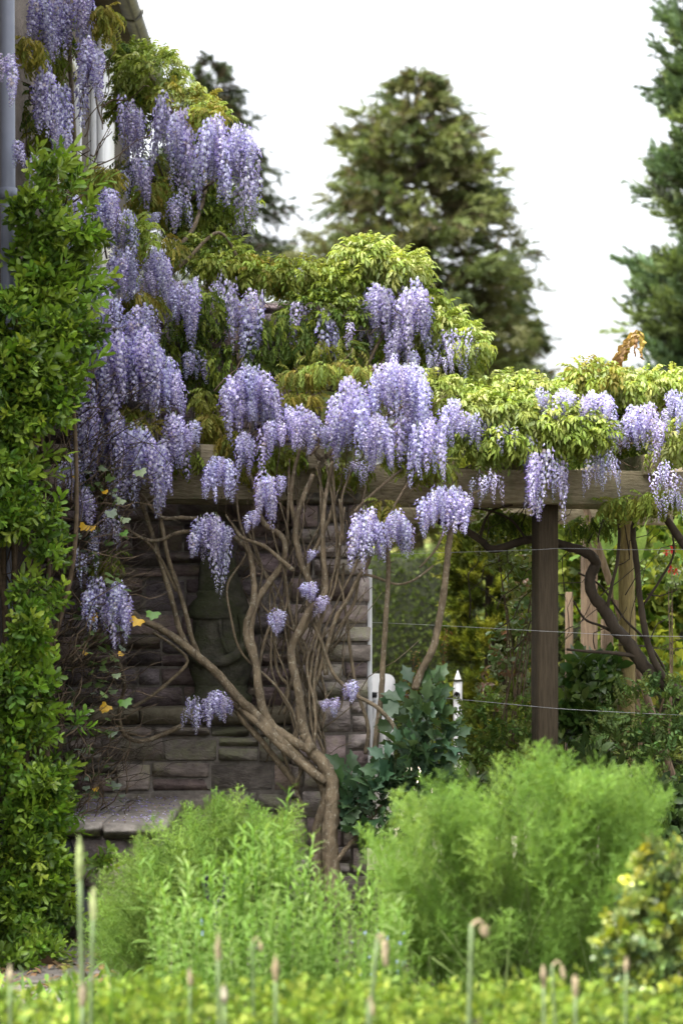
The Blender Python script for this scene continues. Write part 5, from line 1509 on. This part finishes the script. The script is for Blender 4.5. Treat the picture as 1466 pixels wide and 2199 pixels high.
HERB_ME = [mesh_of(herb(i), 'stem', m_leaf) for i in range(8)]
HC = [(.165, .26, .055), (.14, .235, .05), (.22, .30, .10), (.13, .215, .045)]
for (lab, cx, Y, pts_) in [
    ('leafy tarragon plant with the tallest shoot, centre of the herb bed', 600, 6.6, [(587, 1690)] + [(R(480, 650), R(1770, 1910)) for _ in range(38)] + [(R(640, 740), R(1860, 1940)) for _ in range(14)]),
    ('narrow leaved tarragon plant at the foot of the smaller fennel', 420, 6.5, [(R(320, 560), R(1830, 1980)) for _ in range(46)]),
    ('narrow leaved tarragon plant leaning towards the large fennel', 780, 6.5, [(R(660, 860), R(1850, 1990)) for _ in range(46)]),
    ('low front tarragon plant just behind the clipped box edging', 600, 6.0, [(R(340, 900), R(1920, 2060)) for _ in range(120)])]:
    base = P(cx, 0, Y); base[2] = 0
    t = thing('tarragon_plant', lab, 'herb', base, 'tarragon in the herb bed')
    for (px, py) in pts_:
        YY = Y + R(-.25, .25)
        p = P(px, py, YY)
        foot = np.array((base[0] * .25 + p[0] * .75 + R(-.03, .03), YY, 0))
        ax = p - foot
        h = max(np.linalg.norm(ax), .2)
        M = frames(np.array([(0, 0, 1.)]))[0]
        z = unit(ax); x = unit(np.cross((0, 1, 0), z)); y = np.cross(z, x)
        a = R(0, 6.28); x2 = x * math.cos(a) + y * math.sin(a); y2 = np.cross(z, x2)
        M = np.stack([x2 * min(1.25, h / .62), y2 * min(1.25, h / .62), z * h / .62], 1)
        put('stem', HERB_ME[rng.randint(8)], t, M4(M, foot), np.array(HC[rng.randint(4)]) * R(.8, 1.2))
# small pale blue flowers low in the bed
fg = thing('forget_me_not', 'tiny pale blue flowers scattered low between the herbs and the large fennel', 'flowers', P(800, 2100, 6.1) * np.array((1, 1, 0)))
n = 27
pos = np.stack([P(R(740, 870), R(2000, 2130), R(6.0, 6.4)) for _ in range(22)] + [P(R(430, 450), R(1975, 2010), 6.1) for _ in range(5)])
o = put('petals', mesh_of(scatter([merge([small_blade(.008, .007).moved(frames(unit(np.array([[math.cos(a), -.3, math.sin(a)]])))[0]) for a in np.arange(5) * 1.257])], frames(unit(rng.randn(n, 3))) * R(.8, 1.3, n)[:, None, None], pos, np.tile((.42, .50, .78), (n, 1))), 'petals', m_petal), fg)
o['kind'] = 'stuff'

# low green growth covering the bed between the edging and the herbs
n = 12000
gx = rng.uniform(-1.25, 1.7, n); gyy = rng.uniform(5.35, 7.6, n)
keepm = ~((gx < -.55) & (gyy > 7.2))
gx, gyy = gx[keepm], gyy[keepm]; n = len(gx)
gz = rng.uniform(.0, .16, n)
d = unit(np.stack([rng.uniform(-1, 1, n), rng.uniform(-1, 1, n), rng.uniform(.2, 1.5, n)], 1))
o = put('ground_cover', mesh_of(scatter([leaf_blade(.085, .014, .3, .3), leaf_blade(.06, .02, .3, .3)], frames(d) * R(.6, 1.4, n)[:, None, None], np.stack([gx, gyy, gz], 1), np.array([(.11, .19, .04), (.15, .24, .05), (.08, .14, .035)])[rng.randint(3, size=n)]), 'ground_cover', m_leaf))
tag(o, 'low green growth covering the soil of the herb bed', 'ground cover', kind='stuff')

# ------------------------------------------------------------------ box edging in front
hx0, hx1 = P(-160, 0, 4.9)[0], P(1640, 0, 4.9)[0]
hedge('box_edging', 'low clipped yellow green box edging along the front of the bed', hx0, hx1, 4.75, 5.25, P(0, 2195, 4.9)[2], 25000,
      [(.175, .255, .035), (.135, .21, .03), (.25, .305, .05), (.10, .16, .028)], .024, core=(.05, .055, .02), wav=.055)

# variegated shrub at the corner
VAR = [sprig(90 + i, n=10, L=.030, W=.021, new=(1.5, 1.25, .5), old=(.8, .95, .95), stemlen=.06) for i in range(5)]
VAR_ME = [mesh_of(t, 'shoot', m_gloss) for t in VAR]
vs = thing('variegated_shrub', 'rounded yellow and silver variegated shrub at the front corner', 'shrub', (P(1440, 0, 5.4)[0], 5.4, 0))
shrub_shoots(vs, [(1420, 1900, 60, 60, 5.4, .12, 70), (1400, 2010, 90, 90, 5.4, .16, 150), (1470, 1930, 60, 100, 5.4, .16, 100), (1450, 2110, 120, 90, 5.35, .18, 170), (1350, 2050, 50, 60, 5.35, .12, 50)], VAR, VAR_ME, m_gloss,
             ((.15, .21, .11), (.19, .235, .14), (.22, .26, .05), (.11, .165, .075)), 1.0, up=.4)
for i in range(6):
    e = P(R(1360, 1480), R(1930, 2080), 5.42)
    put('stem', mesh_of(tube([np.array((P(1440, 0, 5.4)[0] + R(-.03, .03), 5.42, 0)), (e + P(1440, 2300, 5.4)) / 2, e], .007, .003, 6, 4), 'stem', m_twig, True), vs)

# ------------------------------------------------------------------ spent bulb stalks standing in the edging
m_head = solid_mat('withered_flower', (.23, .205, .145), (.39, .355, .265), 60, .9, .2, vcol=True)
LABS = iter([
    'tallest green stalk with a fat pale bud, standing before the paving', 'short second bud stalk leaning on the tallest green stalk', 'withered pale stalk at the far left end of the edging',
    'withered brown headed stalk below the tallest green stalk', 'withered stalk with a brown pointed head in front of the leaning herbs', 'spent stalk with a small nodding tan head, just left of the frame centre',
    'withered stalk with a large rust brown head near the frame centre', 'bent blue green stalk with a drooping brown head beside the fennel', 'slim withered stalk with a tan head left of the whitish one',
    'whitish withered stalk low in the edging', 'low tan round headed stalk below the bent one', 'tall thick stalk with a nodding head before the large fennel', 'tan headed stalk with an upright head, left of a nodding pair',
    'stalk whose tan head nods sideways towards its neighbour', 'short brown headed stalk right of the nodding pair', 'tan headed stalk in front of the variegated shrub'])
for (tx, ty, bx, Y, w_, bend, hl, hc, sc_) in [
    (172, 1795, 190, 4.75, 17, 0, 95, (.75, 1.15, .55), 1.0), (200, 1905, 196, 4.72, 13, 0, 70, (.8, 1.25, .6), .9), (22, 2070, 15, 4.6, 12, 0, 40, (1.2, 1.05, .9), 1), (178, 2110, 176, 4.6, 16, 0, 50, (.9, .75, .6), 1),
    (468, 2005, 462, 4.6, 13, 0, 56, (.9, .72, .5), 1), (541, 2020, 540, 4.9, 7, 16, 22, (1, .75, .55), 1), (592, 2050, 594, 4.6, 12, 0, 58, (.95, .68, .45), 1), (810, 2015, 757, 4.6, 14, 14, 60, (1.0, .78, .6), 1),
    (408, 2080, 400, 4.8, 9, 0, 36, (1.2, 1.0, .8), 1), (482, 2115, 484, 4.5, 14, 0, 40, (1.45, 1.3, 1.15), 1), (790, 2150, 785, 4.5, 8, 8, 30, (1.25, 1.0, .8), 1), (1012, 1985, 1005, 4.7, 17, 24, 26, (1.0, .75, .55), 1),
    (1166, 2070, 1170, 4.6, 13, 0, 48, (1.15, .9, .7), 1), (1184, 2072, 1206, 4.7, 9, 20, 30, (1.1, .85, .65), 1), (1234, 2092, 1236, 4.7, 13, 0, 46, (1.1, .85, .65), 1), (1344, 2050, 1352, 4.7, 10, 0, 34, (1.2, .95, .75), 1)]:
    lab = next(LABS)
    w_ *= .8
    if hc[1] < 1.1: hc = tuple(np.array(hc) * .45 + np.array((.36, .38, .34)))
    top, foot = P(tx, ty, Y), P(bx, 2500, Y)
    foot[2] = 0.0
    t = thing('spent_bulb_stalk', lab, 'stalk', foot, 'spent stalks along the edging')
    k = Y / FPX
    hlm = hl * k
    neck = top + np.array((0, 0, -hlm if not bend else 0))
    m1 = foot * .45 + neck * .55 + np.array((R(-.008, .008), 0, 0))
    put('stalk', mesh_of(tube([foot, m1, neck], w_ * k * .5, w_ * k * .38, 9, 5, (.18, .24, .115)), 'stalk', m_leaf, True), t)
    if bend:
        tip = neck + np.array((bend * k * 1.3, -.005, -hlm))
        pts = [neck - np.array((0, 0, .006)), neck + np.array((bend * k * .6, 0, .008)), neck + np.array((bend * k * 1.1, 0, -.006)), tip]
        put('flower_head', mesh_of(merge([tube(pts, w_ * k * .38, w_ * k * .2, 8, 4, hc), tube([pts[2], (pts[2] + tip) / 2, tip], w_ * k * .75, w_ * k * .45, 9, 3, hc, rough=.16)]), 'flower_head', m_head, True), t)
    else:
        pr = [(w_ * k * .38, 0), (w_ * k * .62, .25), (w_ * k * .66, .5), (w_ * k * .45, .8), (w_ * k * .1, 1.0)]
        V = lathe([(a * R(.9, 1.1), b * hlm) for a, b in pr], neck - np.array((0, 0, .002)), 10, hc)
        V.V += rng.randn(*V.V.shape) * .0018
        put('flower_head', mesh_of(V, 'flower_head', m_head if hc[1] < 1.1 else m_head, True), t)
# strap leaves
for (tx, ty, bx, Y, w_, lab) in [(152, 2060, 165, 4.6, 20, 'broad strap leaf standing left of the tallest stalk'), (240, 2095, 232, 4.6, 14, 'broad strap leaf standing right of the tallest stalk')]:
    top, foot = P(tx, ty, Y), P(bx, 2500, Y); foot[2] = 0
    k = Y / FPX
    V, F = [], []
    for i, u in enumerate(np.linspace(0, 1, 8)):
        c = foot * (1 - u) + top * u + np.array((0, .02 * math.sin(u * 3), 0))
        ww = w_ * k * .6 * (1 - u ** 4) + .0006
        V += [c + (-ww, 0, 0), c + (0, .008, 0), c + (ww, 0, 0)]
    for i in range(7):
        a = i * 3
        F += [(a, a + 1, a + 4), (a, a + 4, a + 3), (a + 1, a + 2, a + 5), (a + 1, a + 5, a + 4)]
    o = put('strap_leaf', mesh_of(T(V, F, (.12, .22, .04)), 'strap_leaf', m_leaf, True))
    tag(o, lab, 'leaf', 'strap leaves')

# ------------------------------------------------------------------ fallen petals and dry leaves
n = 330
pos = np.stack([rng.uniform(sx0 + .05, sx1 - .03, n), rng.uniform(SY0 + .03, SY1 - .05, n), np.full(n, sz + .006)], 1)
d = unit(np.stack([rng.uniform(-1, 1, n), rng.uniform(-1, 1, n), rng.uniform(-.1, .25, n)], 1))
o = put('fallen_petals', mesh_of(scatter([small_blade(.016, .011, .5, .3)], frames(d) * R(.6, 1.3, n)[:, None, None], pos, np.array([(.45, .40, .70), (.62, .60, .70), (.33, .27, .55), (.35, .27, .18)])[rng.randint(4, size=n)]), 'fallen_petals', m_petal))
tag(o, 'lilac petals fallen on the slabs of the stone step', 'petals', kind='stuff')
n = 520
pos = np.stack([rng.uniform(-1.75, -.55, n), rng.uniform(7.4, 8.75, n), rng.uniform(.035, .055, n)], 1)
d = unit(np.stack([rng.uniform(-1, 1, n), rng.uniform(-1, 1, n), rng.uniform(-.3, .5, n)], 1))
o = put('leaf_litter', mesh_of(scatter([leaf_blade(.05, .024, .5, .4), lobed_leaf(.05, 5, 3)], frames(d) * R(.5, 1.2, n)[:, None, None], pos, np.array([(.16, .09, .045), (.24, .15, .07), (.10, .06, .035), (.20, .19, .05)])[rng.randint(4, size=n)]), 'leaf_litter', m_litter))
tag(o, 'dry brown leaves lying on the flagstones below the shrub', 'leaves', kind='stuff')
